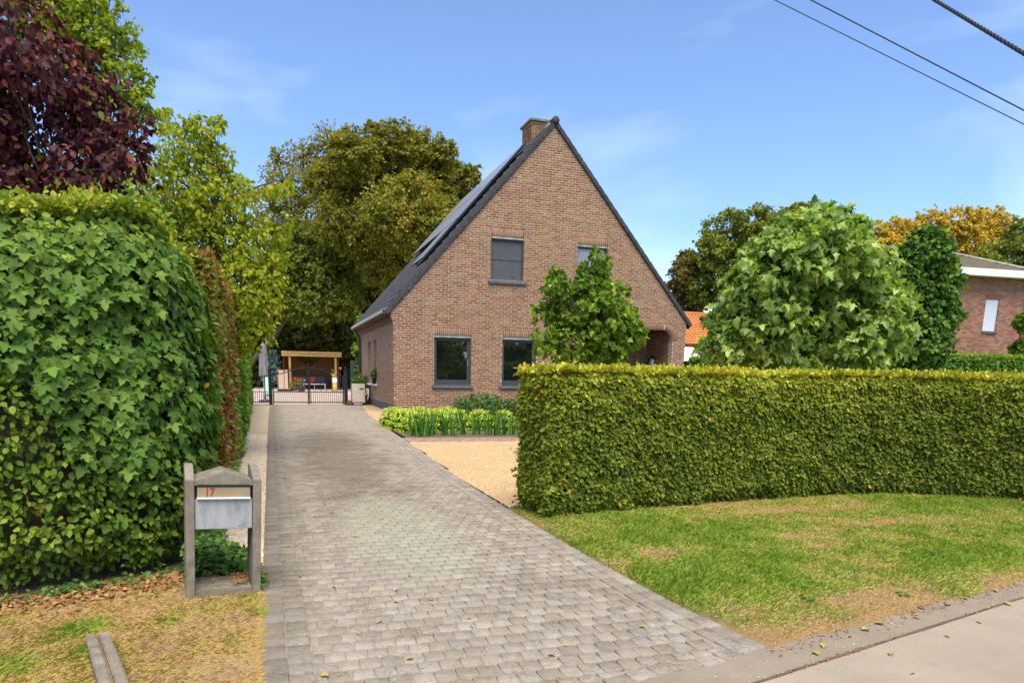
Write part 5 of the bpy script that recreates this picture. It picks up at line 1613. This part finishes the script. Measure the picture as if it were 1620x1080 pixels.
    D = rng.normal(0, .8, (n,3)) + [0,0,.3]; Nl = rng.normal(0, .4, (n,3)) + [0,-.1,1]
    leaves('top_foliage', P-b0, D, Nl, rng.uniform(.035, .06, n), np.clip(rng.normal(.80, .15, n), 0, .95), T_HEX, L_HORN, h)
    # shoots standing out of the top
    for tm_, lm_, ns_, sz, nm in ((T_LOBE2, L_MAPLE, 46, .085, 'maple_shoots'), (T_HEX, L_HORN, 130, .05, 'hornbeam_shoots')):
        s = rng.random(ns_)*L; w = rng.random(ns_)*.5
        P, Nn = surf(s, np.full(ns_, 2.2), w)
        base_z = 2.22 + .14*np.clip((P[:,0]+1.6)/.8, 0, 1)
        ln = rng.uniform(.05, .24, ns_); q = 7
        lean = rng.normal(0, .35, (ns_,2)); r_ = np.repeat(np.arange(ns_), q); t = np.tile(np.linspace(.1, 1, q), ns_)
        Ps = np.stack([P[r_,0]+lean[r_,0]*ln[r_]*t, P[r_,1]+lean[r_,1]*ln[r_]*t, base_z[r_]+ln[r_]*t], 1); m_ = len(Ps)
        leaves(nm, Ps-b0, rng.normal(0,.8,(m_,3))+[0,-.2,-.2], rng.normal(0,.5,(m_,3))+[0,-.6,.6], sz*(1.15-.6*t)*rng.uniform(.7,1.2,m_), np.clip(rng.normal(.72,.15,m_),0,.93), tm_, lm_, h)
    mb = MB()
    vs = []
    ns = 24
    ss = np.linspace(.0, L, 40)
    A, An = surf(ss, np.full(40, 1.2), np.full(40, .30))
    for i in range(40):
        a = A[i]; b = a - An[i]*.9
        for (p_, zz) in ((a,.14),(a,2.0),(a-An[i]*.12,2.28),(b,2.28),(b,.14)):
            vs.append((p_[0]-b0[0], p_[1]-b0[1], zz))
    mb.add(vs, [(i*5+k, i*5+(k+1)%5, (i+1)*5+(k+1)%5, (i+1)*5+k) for i in range(39) for k in range(5)])
    mb.build('twig_body', TWIG, h)
    return h
lobed_hedge()
def t_rust(P, T, n):
    w = fbm(P[:,1], P[:,2], .9, 71)
    t = np.where(rng.random(n) < np.clip(.05+.75*(w-.38)*3, .04, .85), rng.uniform(0, .5, n), rng.uniform(.55, .97, n))
    return t
hedge('beech_hedge', 'tall beech hedge with rusty red brown leaves along the gravel strip', [(-.60,8.0),(-.60,10),(-.61,11.4)], .9, 2.55, 16000, 3600, .075, L_RUST, T_HEX, ends=(True, False), rough=.07, tfun=t_rust, back=0, hfun=None)
hedge('light_green_hedge', 'bright green hedge along the gravel strip running to the gate', [(-.61,11.4),(-.72,18),(-.82,23),(-.95,29.6)], 1.0, 2.35, 42000, 8000, .085, L_LIGHT, T_WIDE, ends=(True, True), rough=.10,
      tfun=lambda P,T,n: np.clip(.5+rng.normal(0,.2,n)+.3*(fbm(P[:,1],P[:,2],1.2,5)-.5), 0, 1), back=0)
# low ivy and green weeds along the hedge foot, ivy by the letterbox
def patch(name, label, cat, n, gen, size, tmpl, mat, tl=0, th=1, up=1.0):
    P = gen(n); n = len(P)
    o = leaf_mesh(name, P, rng.normal(0,1,(n,3))*[1,1,.3]+[0,-.3,0], rng.normal(0,.35,(n,3))+[0,-.3,up], size*rng.uniform(.6,1.2,n), rng.uniform(tl,th,n), tmpl, mat)
    o = obj_from_mesh(name, o, None, 'stuff'); tag(o, label, cat); return o
def g_ivy(n):
    x = rng.uniform(-.62,-.235,n); y = rng.uniform(4.70,5.25,n); 
    hgt = .20*np.clip(1-(x+.62)/.40,0,1)+.09
    z = rng.random(n)*hgt*(.7+.6*fbm(x,y,9,3)); return np.stack([x,y,z],1)
patch('ivy', 'dark green ivy creeping on the ground behind the letterbox', 'ivy', 2200, g_ivy, .046, T_MAPLE, L_IVY)
def g_ivy2(n):
    x = rng.uniform(-2.2,-.62,n); y = np.interp(x, [-2.4,-1.6,-1.0,-.62],[4.5,4.55,4.76,4.98])+rng.normal(-.02,.055,n); z = np.abs(rng.normal(0,.035,n))
    k = rng.random(n) < np.clip(fbm(x,y,4,13)*2.2-.55, 0, 1); return np.stack([x,y,z],1)[k]
patch('ivy', 'sparse ivy shoots creeping from under the maple hedge onto the verge', 'ivy', 2600, g_ivy2, .034, T_MAPLE, L_IVY)
def g_weed(n):
    y = 5.3+ rng.random(n)**1.5*9; x = -.60-.015*(y-6)+np.abs(rng.normal(0,.05,n)); z = np.abs(rng.normal(0,.14,n)); return np.stack([x,y,z],1)
patch('hedge_foot_weeds', 'green weeds growing at the hedge foot beside the gravel strip', 'weeds', 5200, g_weed, .05, T_HEX, L_COLUMN, .3, 1)
def g_tuft(n):
    x = rng.normal(-.155,.02,n); y = rng.normal(4.62,.06,n); z = np.abs(rng.normal(0,.035,n)); return np.stack([x,y,z],1)
patch('weed_tuft', 'small green weed tuft between the letterbox post and the pavers', 'weeds', 260, g_tuft, .03, T_HEX, L_LIGHT)
def g_litter(n):
    x = rng.uniform(-2.4,-.6,n); y = np.interp(x, [-2.4,-1.6,-1.0,-.6],[4.47,4.52,4.74,4.94])-np.abs(rng.normal(0,.16,n))+.05; k = rng.random(n) < .8
    return np.stack([x,y,.022+np.abs(rng.normal(0,.008,n))],1)[k]
patch('leaf_litter', 'brown dry leaf litter under the front edge of the maple hedge', 'leaf litter', 3200, g_litter, .034, T_OVAL, L_LITTER, up=.7)
def g_litter2(n):
    x = rng.uniform(-.52,-.22,n); y = rng.uniform(4.42,4.66,n); k = (x > -.32) | (rng.random(n) < .12)
    return np.stack([x,y,.070+np.abs(rng.normal(0,.004,n))],1)[k]
patch('joint_grass', 'dry grass growing in the joint between gutter and road', 'grass', 1500, g_jt, .013, T_LOW, L_LITTER, up=.3)
patch('needle_litter', 'brown litter lying on the letterbox foot slab', 'leaf litter', 420, g_litter2, .02, T_LOW, L_LITTER)

def g_lw(n):
    c = 26; cx = rng.uniform(2.5,6.5,c); cy = 2.95+.2*(cx-2.5)+rng.random(c)**1.3*2.2
    k = rng.integers(c, size=n); a = rng.random(n)*6.28; q = rng.uniform(.005,.045,n)
    x = cx[k]+np.cos(a)*q; y = cy[k]+np.sin(a)*q
    return np.stack([x, y, lawn_z(x, y)+.008+.012*rng.random(n)], 1)
patch('lawn_weeds', 'small broad leaved weeds scattered in the patchy lawn', 'weeds', 520, g_lw, .034, T_OVAL, L_COLUMN, .3, 1, up=.8)
def g_straw(n):
    x = rng.uniform(2.4,6,n); y = gut_y(x)-np.abs(rng.normal(0,.05,n)); return np.stack([x,y,.004+x*0],1)
patch('gutter_litter', 'dry straw and leaf bits lying in the gutter below the lawn', 'leaf litter', 420, g_straw, .02, T_LOW, L_LITTER, up=1.2)
# ------------------------------------------------------------------ trees
tree('purple_leaved_tree', 'dark purple leaved tree rising above the maple hedge at the left edge', (-1.75,6.8,0), bl('purple'), 12500, .060, L_PURPLE, T_HEX, .05, clump=10, down=.9, up=.3, feather=.8)
tree('lime_green_tree', 'light yellow green tree behind the purple leaved tree at the top left', (-2.3,10.4,0), bl('lime_back'), 15000, .058, L_LIME, T_WIDE, .07, clump=16, down=.4, limbs=8, feather=.6)
tree('cherry_tree', 'airy yellow green cherry tree hanging over the hedge beside the driveway', (-1.35,12.2,0), bl('cherry', spread=.8), 19000, .075, L_CHERRY, T_HEX, .06, clump=9, down=.9, up=.15, limbs=10, feather=.75)
mb = MB(); mb.tube([(-1.30,12.0,3.3),(-.95,11.9,3.72),(-.55,11.8,4.02),(-.1,11.75,4.2),(.35,11.7,4.36)], [.05,.035,.025,.014,.005], 6)
e = [o for o in COL.objects if o.name.startswith('cherry_tree')][0]
o = mb.build('long_branch', BARK, e); o.location = -Vector(e.location)
ns = 420; tpar = rng.random(ns)
Pb = np.stack([np.interp(tpar,[0,.3,.6,1],[-1.1,-.55,-.1,.42]), 11.8+rng.normal(0,.1,ns), np.interp(tpar,[0,.3,.6,1],[3.6,4.02,4.2,4.38])-np.abs(rng.normal(0,.12,ns))],1)
leaves('branch_foliage', Pb-np.array(e.location), rng.normal(0,.4,(ns,3))-[0,0,1], rng.normal(0,.7,(ns,3))+[0,-.6,.1], rng.uniform(.06,.09,ns), rng.random(ns), T_WIDE, L_CHERRY, e)
tree('sparse_tree', 'sparse tree with bare twigs showing left of the big round tree', (2.2,63,0), bl('sparse', Yn=62), 12000, .18, L_OLIVE, T_WIDE, .35, clump=14, limbs=30, tw=.5, group=None)
tree('big_round_tree', 'big round olive green tree turning yellow behind the house roof', (8.5,50,0), bl('big', spread=1.6), 112000, .20, L_OLIVE, T_WIDE, .34, clump=36, limbs=10, shell=.35)
tree('dark_tree', 'dark green tree mass behind the garden shelter', (6.5,61,0), bl('bigdark', spread=1.2, Yn=61), 60000, .30, L_DARK, T_WIDE, .4, clump=40, limbs=6)
tree('dark_tree', 'dark leaning tree standing left behind the shelter roof', (.75,61.5,0), [(.2,59,5.2,1.8),(-1.2,59,6.2,2.2),(1.6,59,4.6,1.6),(-2.6,59,4.6,2.0),(3.6,60,4.2,2.0),(5.8,60,4.4,2.2),(8,60,3.5,2.2)], 20000, .36, L_DARK, T_WIDE, .22, clump=40)
tree('blue_conifer', 'pale blue green conifer between the parasol and the shelter', (-.2,57,0), [(-.2,57,1.0,.8),(-.15,57,1.8,.7),(-.1,57,2.6,.5)], 3500, .16, leaf_mat('conifer_needles', [(0,(.10,.17,.13)),(1,(.30,.42,.34))], .1), T_LOW, .1, clump=20)
hedge('garden_hedge', 'dark hedge closing the garden behind the shelter', [(-8,63),(0,63),(8,63),(14,63)], 2, 4.2, 12000, 2000, .5, L_DARK, T_WIDE, ends=(False,False), rough=.5, core=.5, back=0, side=1)
tree('mid_green_tree', 'mid green tree between the cherry and the big round tree', (-2.4,57,0), [(2.6,54,10.5,2.0),(1.2,54,9.0,1.8),(3.6,54,8.6,2.0),(1.0,54,6.8,1.6),(2.8,54,6.6,2.0),(5.0,54,7.2,2.0),(5.2,54,10.2,2.0),(-.4,54,8.0,1.3)], 36000, .24, L_GREEN, T_WIDE, .25, clump=30, limbs=8)
tree('ivy_covered_post', 'narrow light green climbing shrub rising beside the eaves of the house', (4.6,38.5,0), [(4.6,38.5,1.5,.5),(4.6,38.5,2.6,.45),(4.55,38.5,3.6,.35),(4.5,38.5,4.4,.22),(4.95,38.6,3.4,.3),(4.95,38.6,4.2,.18)], 5000, .16, L_LIGHT, T_WIDE, .06, clump=20, cat='shrub')
tree('browning_birch', 'thin birch with browning leaves right of the house gable', (37.8,58,0), bl('rA', spread=1), 13000, .24, L_BROWNT, T_WIDE, .22, clump=16, down=.8, limbs=24, tw=.4)
tree('background_tree', 'round green tree behind the house with the orange roof', (41,55,0), bl('rB', spread=1.4), 36000, .26, L_GREEN, T_WIDE, .45, clump=36, limbs=8)
tree('background_tree', 'dark green tree top peeping up behind the large plane tree', (50.5,58,0), bl('rC'), 18000, .27, L_GREEN, T_WIDE, .4, clump=30)
tree('orange_tree', 'row of orange autumn leaves above the neighbour roof', (68,60,0), bl('orange', spread=1.2)[:5]+[(66,60,15.2,2.2),(63,60,15,1.8)], 16000, .30, L_ORANGE, T_WIDE, .5, clump=20, limbs=14)
tree('orange_tree', 'second orange tree at the far right above the mossy roof', (77,60,0), bl('orange', spread=1.2)[5:]+[(74,60,16.3,2.6),(71.5,60,17.2,1.8)], 16000, .30, L_ORANGE, T_WIDE, .5, clump=20, limbs=14)
tree('background_tree', 'green tree at the right edge behind the shuttered house', (68,50,0), bl('rE', spread=1.2), 26000, .30, L_GREEN, T_WIDE, .5, clump=36)
tree('leafy_bush', 'light green bush at the right edge beside the shuttered house', (28.6,20,0), [(x*1.012,y,1.4+(z-1.4)*.92,r*.62) for x,y,z,r in bl('bush')], 1800, .24, L_PLANE2, T_LOBE, .06, clump=8, cat='bush')
tree('columnar_tree', 'dense dark green columnar tree right of the large plane tree', (16.2,14,0), [(x-.10,y,z,r*.86) for x,y,z,r in bl('column', spread=.7)]+[(16.2,14,1.7,.6)], 26000, .13, L_COLUMN, T_WIDE, .10, clump=20, shell=.55, down=.7)
tree('plane_tree', 'large bushy plane tree with big bright leaves above the long hedge', (8.7,9.6,0), bl('plane', spread=.8), 13500, .135, L_PLANE, T_LOBE, .07, clump=8, singles_n=300, down=.55, up=.55, feather=.6)
tree('young_plane_tree', 'smaller plane tree standing in front of the brick gable', (7.15,15,0), bl('small', spread=.8), 6600, .125, L_PLANE2, T_LOBE, .05, clump=7, singles_n=200, down=.5, up=.5, feather=.6)
# trees across the road, behind the photographer: they are what the window panes mirror
for i, (x, y, hh, m_, lab) in enumerate(((12.5,-21,6.5,L_DARK,'dark tree across the road opposite the house'),(16.2,-22,7.5,L_DARK,'tall dark tree across the road'),(22.5,-19,5,L_GREEN,'green tree across the road'),(27,-22,7.5,L_DARK,'dark tree at the far end across the road'),(32,-22,7,L_DARK,'broad dark tree across the road'))):
    tree('roadside_tree', lab, (x,y,0), [(x+dx,y+dy,hh*q,hh*.26) for dx,dy,q in ((0,0,.85),(-1.4,0,.6),(1.5,.5,.62),(0,-.6,.5),(-.9,.4,.38),(1.0,-.4,.36))], 7000, .42, m_, T_WIDE, .25, clump=30, limbs=4, group='trees across the road')

hedge('roadside_hedge', 'green hedge along the far side of the road behind the viewpoint', [(4,-15),(12,-15),(22,-15.5),(36,-15)], 1.2, 2.3, 9000, 2500, .22, L_HORN, T_WIDE, ends=(False,False), rough=.15, core=.3, back=.3, side=-1)
# ------------------------------------------------------------------ flower bed
for i, (x, y, s, lab) in enumerate(((2.98,17.9,.42,'lime green sedum clump at the left end of the bed beside the drive'),(3.05,16.9,.40,'lime green sedum clump second from the drive end of the bed'),(3.15,16.0,.38,'lime green sedum clump at the front left corner of the bed'),
        (3.75,16.6,.42,'lime green sedum clump behind the leftmost iris'),(4.35,16.7,.42,'lime green sedum clump behind the middle irises'),(4.95,16.6,.40,'lime green sedum clump right of the bed centre'),(3.6,17.9,.45,'lime green sedum clump under the left window'),(4.35,17.8,.42,'lime green sedum clump between the ground floor windows'),(5.5,16.3,.34,'lime green sedum clump nearest the clipped hedge'))):
    p = empty('sedum', (x, y, 0), lab, 'plant', 'lime green sedums')
    n = 1500; u = nrm(rng.normal(0,1,(n,3))); u[:,2] = np.abs(u[:,2])
    k = np.round(u*3.2 + .15*np.sin(u[:,[1,2,0]]*9))/3.2
    P = (u*.55+k*.45)*np.array([s, s, .50])*rng.uniform(.9,1.06,(n,1))
    leaves('flower_heads', P, rng.normal(0,1,(n,3)), u+rng.normal(0,.5,(n,3)), rng.uniform(.03,.06,n), np.clip(.25+.6*P[:,2]/.5+rng.normal(0,.15,n),0,1), T_WIDE, L_SEDUM, p)
    P = u*np.array([s*.8, s*.8, .40])*.9
    leaves('stem_leaves', P[:700], rng.normal(0,.6,(700,3)), u[:700]+[0,0,.5], rng.uniform(.06,.10,700), rng.random(700), T_HEX, L_HYDR, p)
iris_x = [2.98,3.12,3.30,3.42,3.66,3.86,4.14,4.42,4.72,4.90,5.10,5.26,5.50,5.68]
IR = ['first','second','third','fourth','fifth','sixth','seventh','eighth','ninth','tenth','eleventh','twelfth','thirteenth','fourteenth']
iris_h = [.66,.78,.56,.62,.66,.62,.80,.74,.62,.78,.74,.56,.60,.52]
for i, x in enumerate(iris_x):
    p = empty('iris', (x, 15.12+rng.normal(0,.08), 0), IR[i]+' clump of upright sword shaped iris leaves counted from the driveway', 'plant', 'iris clumps in the flower bed')
    nb = int(12 + 6*rng.random()) if iris_h[i] > .6 else 8
    for k in range(nb):
        h_ = iris_h[i]*rng.uniform(.6, 1.0); a = rng.random()*6.28; ln_ = abs(rng.normal(.10, .10)); bx, by = rng.normal(0,.05), rng.normal(0,.03)
        w_ = rng.uniform(.016,.026); fa = rng.random()*3.14
        vs = []; ts = []
        for q in range(6):
            t = q/5; ww = w_*(1-t**2.2)*.98+.001
            cx, cy = bx+math.cos(a)*ln_*t**1.6*h_*2.2, by+math.sin(a)*ln_*t**1.6*h_*2.2
            for sg in (-1, 0, 1): vs.append((cx+math.cos(fa)*ww*sg - math.sin(fa)*.004*(sg == 0), cy+math.sin(fa)*ww*sg + math.cos(fa)*.004*(sg == 0), h_*t))
        F = [(q*3+s_, q*3+s_+1, q*3+s_+4, q*3+s_+3) for q in range(5) for s_ in (0,1)]
        obj_from_mesh('blade', np_mesh('blade', np.array(vs), np.array(F), L_IRIS, np.full(18, rng.random()), True), p)
leafy('dark_shrub', (5.6,18.6,0), 'low dark green shrub against the wall under the right ground floor window', 'shrub', 2600, .9, .85, .09, L_HYDR)
leafy('dark_shrub', (6.9,18.2,0), 'dark green shrub hidden partly by the clipped hedge end', 'shrub', 2200, .9, .8, .09, L_HYDR)

# ------------------------------------------------------------------ neighbouring buildings
nb = empty('neighbour_house', (22.0, 24.0, 0), 'red brick neighbour house with a white roof edge and closed white shutter', 'house', rz=math.radians(-4))
NW, NH, ND = 11.0, 6.0, 6
def nwall():
    C, S = [], []
    ops = [(8.75, 9.5, 3.66, 5.08), (4.8, 5.6, 1.4, 3.0), (1.3, 2.5, 3.6, 5.0)]
    mb = MB(); z = 0; k = 0; bh, bw = .082, .25
    while z < NH-.02:
        zc = z+bh/2
        o_ = [(a, b) for a, b, p, q in ops if p <= zc <= q]
        for s0, s1 in spans(0, NW, o_):
            mb.box(s0+.008, s1-.008, .012, .25, z, z+bh)
            x = -(k % 2)*bw/2
            while x < s1:
                u0, u1 = max(x, s0), min(x+bw-.016, s1)
                if u1-u0 > .03: C.append(((u0+u1)/2, zc, -.03)); S.append(((u1-u0)/2, bh/2-.008, .03))
                x += bw
        z += bh; k += 1
    w = mb.build('front_wall', M_MORTAR, nb)
    C, S = np.array(C), np.array(S)
    blocks(C, S, M_REDBRICK, 'bricks', w, 'stuff', axes=AX_F, bev=.004)
    mb = MB(); mb.box(0,.24,.25,ND,0,NH); mb.box(NW-.24,NW,.25,ND,0,NH); mb.box(.24,NW-.24,ND-.24,ND,0,NH); mb.build('rear_walls', M_REDBRICK, nb)
    for (a, b, p, q), lab in zip(ops, ('w','x','y')):
        wn_ = empty('window', (a, .1, p)); wn_.parent = nb
        mb = MB(); mb.box(-.05,b-a+.05,-.17,.02,-.09,-.002); mb.build('window_sill', M_SILL, wn_)
        mb = MB(); mb.box(0,b-a,-.03,.02,0,.02); mb.build('window_frame', M_WHITE, wn_)
        nsl = int((q-p-.03)/.075)
        for k in range(nsl):
            z0 = .025+k*(q-p-.03)/nsl
            mb = MB(); mb.prism([(-.045,z0),(-.02,z0),(-.02,z0+.07),(-.033,z0+.07)], 'x', .01, b-a-.01); mb.build('shutter_slat', M_SHUT, wn_)
        for k in range(10):
            mb = MB(); wv = (b-a+.2)/10; mb.box(-.1+k*wv+.008,-.1+(k+1)*wv-.008,-.105,-.02,q-p+.03,q-p+.22); mb.build('lintel_brick', M_REDBRICK, wn_)
M_SHUT = simple('white_shutter', (.62,.66,.72), .6, var=.04)
nwall()
mb = MB(); mb.box(-.5,NW+.9,-.6,-.56,NH-.05,NH+.26); mb.box(NW+.861,NW+.9,-.559,ND+.5,NH-.05,NH+.26); mb.box(-.5,-.46,-.559,ND+.5,NH-.05,NH+.26); mb.build('roof_edge', M_WHITE, nb, bevel=.01)
mb = MB(); mb.box(-.459,NW+.86,-.559,ND+.5,NH+.0,NH+.06); mb.build('soffit', M_WHITE, nb)
mb = MB(); mb.tube([(NW-.02,-.07,0),(NW-.02,-.07,NH)], .06, 8); mb.build('downpipe', M_DKWOOD, nb)
# hipped roof in tiles
def hip():
    x0,x1,y0,y1,zb = -.45,NW+.85,-.55,ND+.45,NH+.10
    rz_ = NH+1.55; ry = (y0+y1)/2; rx0, rx1 = x0+3.0, x1-2.6
    mb = MB(); c = 22
    A = lambda t: ((x0+(rx0-x0)*t), (x1+(rx1-x1)*t), y0+(ry-y0)*t, zb+(rz_-zb)*t)
    vs = []
    for i in range(c):
        t0, t1 = i/c, (i+1)/c
        a = A(t0); b = A(t1); lift = .05
        base = len(vs)
        vs += [(a[0],a[2],a[3]+lift),(a[1],a[2],a[3]+lift),(b[1],b[2],b[3]),(b[0],b[2],b[3])]
    n = len(vs)
    mb.add(vs, [(i*4,i*4+1,i*4+2,i*4+3) for i in range(c)])
    mb.add([(x1,y0,zb),(x1,y1,zb),(rx1,ry,rz_),(x0,y0,zb),(x0,y1,zb),(rx0,ry,rz_)], [(0,1,2),(4,3,5),(1,4,5,2)])
    rf = mb.build('roof', M_NTILE, nb)
    C, S = [], []
    # individual tile ends along the front slope as one course-built part
    V = []; F = []
    mm = MB()
    for i in range(c):
        a = A(i/c); b = A((i+1)/c)
        nt_ = int((a[1]-a[0])/.24)
        for k in range(nt_):
            xa = a[0]+.02+k*.24+(i%2)*.12
            if xa+.22 > a[1]-.05: continue
            mm.add([(xa,a[2]-.02,a[3]+.055),(xa+.225,a[2]-.02,a[3]+.055),(xa+.225,b[2],b[3]+.03),(xa,b[2],b[3]+.03),(xa,a[2]-.02,a[3]+.02),(xa+.225,a[2]-.02,a[3]+.02)], [(0,1,2,3),(4,5,1,0)])
    o = mm.build('roof_tiles', M_NTILE, rf); o['kind'] = 'stuff'
    mb = MB(); mb.tube([(x1,y0,zb+.07),(rx1,ry,rz_+.05)], .06, 8); mb.build('hip_cap', M_STRIP, rf)
    mb = MB(); mb.tube([(rx1,ry,rz_+.05),(rx0,ry,rz_+.05),(x0,y0,zb+.07)], .08, 8); mb.build('ridge_cap', M_NTILE, rf)
hip()
mb = MB(); mb.box(4.0,4.7,3.0,3.7,NH+1.2,NH+2.55); cn = mb.build('chimney', M_REDBRICK, nb)
mb = MB(); mb.box(3.92,4.78,2.92,3.78,NH+2.55,NH+2.63); mb.build('cap', CONC, cn)
# low house with the orange tiled roof
oh = empty('orange_roofed_house', (21.5, 36, 0), 'low house with an orange tiled roof and white conservatory seen past the gable corner', 'house')
mb = MB(); mb.box(-1,7,0,6,0,3.4); mb.build('wall', M_REDBRICK, oh)
rz_ = 5.35
mb = MB(); mb.prism([(-.3,3.3),(6.3,3.3),(3.0,rz_)], 'x', -1.3, 5.6); orf = mb.build('roof', M_ORTILE, oh)
mm = MB(); sl_ = math.hypot(3.3, rz_-3.3)
for i in range(13):
    t0, t1 = i/13, (i+1)/13
    for k in range(27):
        xa = -1.3+k*.25
        y0, z0 = -.3+3.3*t0, 3.3+(rz_-3.3)*t0; y1, z1 = -.3+3.3*t1, 3.3+(rz_-3.3)*t1
        mm.add([(xa,y0-.03,z0+.06),(xa+.12,y0-.03,z0+.10),(xa+.235,y0-.03,z0+.06),(xa+.235,y1,z1+.03),(xa+.12,y1,z1+.06),(xa,y1,z1+.03)], [(0,1,4,5),(1,2,3,4)])
o = mm.build('roof_tiles', M_ORTILE, orf); o['kind'] = 'stuff'
mb = MB(); mb.tube([(5.7,-.35,3.42),(5.7,3.0,rz_+.1),(5.7,6.35,3.42)], .09, 8); mb.tube([(-1.3,3,rz_+.08),(5.7,3,rz_+.08)], .10, 8); mb.build('ridge_cap', M_ORTILE, orf)
mb = MB(); mb.prism([(-2.0,2.3),(-.02,3.25),(-.02,2.3)], 'x', .0, 4.2); mb.build('conservatory_roof', M_WHITE, oh)
mb = MB(); mb.box(.0,4.2,-2.0,-.03,.4,2.29); mb.build('conservatory_wall', M_GLASS, oh)
for x in (0,1.05,2.1,3.15,4.2):
    mb = MB(); mb.box(x-.04,x+.04,-2.06,-2.002,0,2.4); mb.build('glazing_bar', M_WHITE, oh)
mb = MB(); mb.box(1.2,2.2,.55,1.5,3.9,4.5); mb.build('roof_window', M_SCREENPANE, oh)

# ------------------------------------------------------------------ overhead cables
def cable(name, a, b, r, lab, twist=False):
    a, b = Vector(a), Vector(b); d = b-a
    A, B = a-d*2.2, b+d*1.5
    mb = MB()
    def P(t):
        p = A.lerp(B, t); return p
    if not twist:
        mb.tube([P(t) for t in np.linspace(0,1,30)], r, 6)
        o = mb.build('cable', M_CABLE)
    else:
        o = empty('cable', (0,0,0))
        dn = (B-A).normalized(); u = dn.orthogonal().normalized(); v = dn.cross(u)
        L_ = (B-A).length; nt_ = int(L_*12)
        for s in range(3):
            mb = MB(); pts = []
            for i in range(nt_):
                t = i/(nt_-1); an = 2*math.pi*(L_*t/.42) + s*2.094
                pts.append(P(t)+u*math.cos(an)*r*.9+v*math.sin(an)*r*.9)
            mb.tube(pts, r, 6); mb.build('strand', M_CABLE, o)
    tag(o, lab, 'cable', 'overhead cables')
cable('cable', (9.264,12,8.417), (12.103,9,5.639), .008, 'thin overhead cable, lowest of the three in the top right corner')
cable('cable', (10.085,12,8.551), (12.057,9,5.847), .011, 'middle overhead cable crossing the top right corner')
cable('cable', (13.14,12,9.048), (11.874,9,6.679), .019, 'thick twisted overhead cable nearest the top right corner', True)

# ------------------------------------------------------------------ fallen leaves on the drive, gutter and road
lv, lf = T_OVAL
def fallen(x, y, z, s, t, lab, grp):
    v = lv.copy(); v[:,2] = (v[:,2] + .25*np.abs(v[:,0]) + rng.normal(0,.03,len(v)))
    v *= s
    o = obj_from_mesh('fallen_leaf', np_mesh('fallen_leaf', v, lf, L_FALLEN, np.full(len(v), t), True), None, None, (x, y, z+.004*1))
    o.rotation_euler = (rng.normal(0,.15), rng.normal(0,.15), rng.random()*6.28)
    tag(o, lab, 'leaf', grp)
for i in range(85):
    y = 2.95 + rng.random()**1.6*11
    x = -.08 + abs(rng.normal(0,.55)) if rng.random() < .55 else rng.uniform(0, 2.2)
    if x > 2.2: continue
    s_, t_ = rng.uniform(.022,.048), rng.random()
    c_ = 'brown' if t_ < .25 else ('yellow' if t_ < .88 else 'green')
    w_ = 'on the left border' if x < .11 else ('along the right border' if x > 1.9 else 'in the middle')
    d_ = 'nearest the road' if y < 3.8 else ('level with the letterbox' if y < 5.5 else ('beside the tall hedge' if y < 9 else 'in the far half'))
    fallen(x, y, .002, s_, t_, ('larger ' if s_ > .037 else 'small ')+c_+' fallen leaf '+w_+' of the drive, '+d_, 'fallen leaves on the driveway')
for i_, (x, y, s, t) in enumerate(((2.62,2.66,.05,.3),(3.32,2.86,.06,.95),(3.12,2.83,.05,.6),(4.0,3.02,.055,.5),(4.25,3.07,.05,.9),(3.62,2.92,.05,.9),(4.6,3.14,.05,.4),(3.0,2.52,.045,.95),(3.9,2.75,.04,.3),(4.4,2.9,.05,.9),(2.9,2.3,.04,.4),(3.5,2.6,.035,.3),(2.75,2.72,.05,.5),(3.8,3.0,.05,.1))):
    fallen(x, y, .006, s, t, ('brown' if t < .25 else ('yellow' if t < .88 else 'green'))+' fallen leaf '+('in the gutter' if y > road_y(x) else 'on the road slab')+' below the lawn, '+['first','third','seventh','eleventh','twelfth','eighth','fourteenth','fifth','tenth','thirteenth','fourth','sixth','second','ninth'][i_]+' from the drive', 'fallen leaves along the road edge')
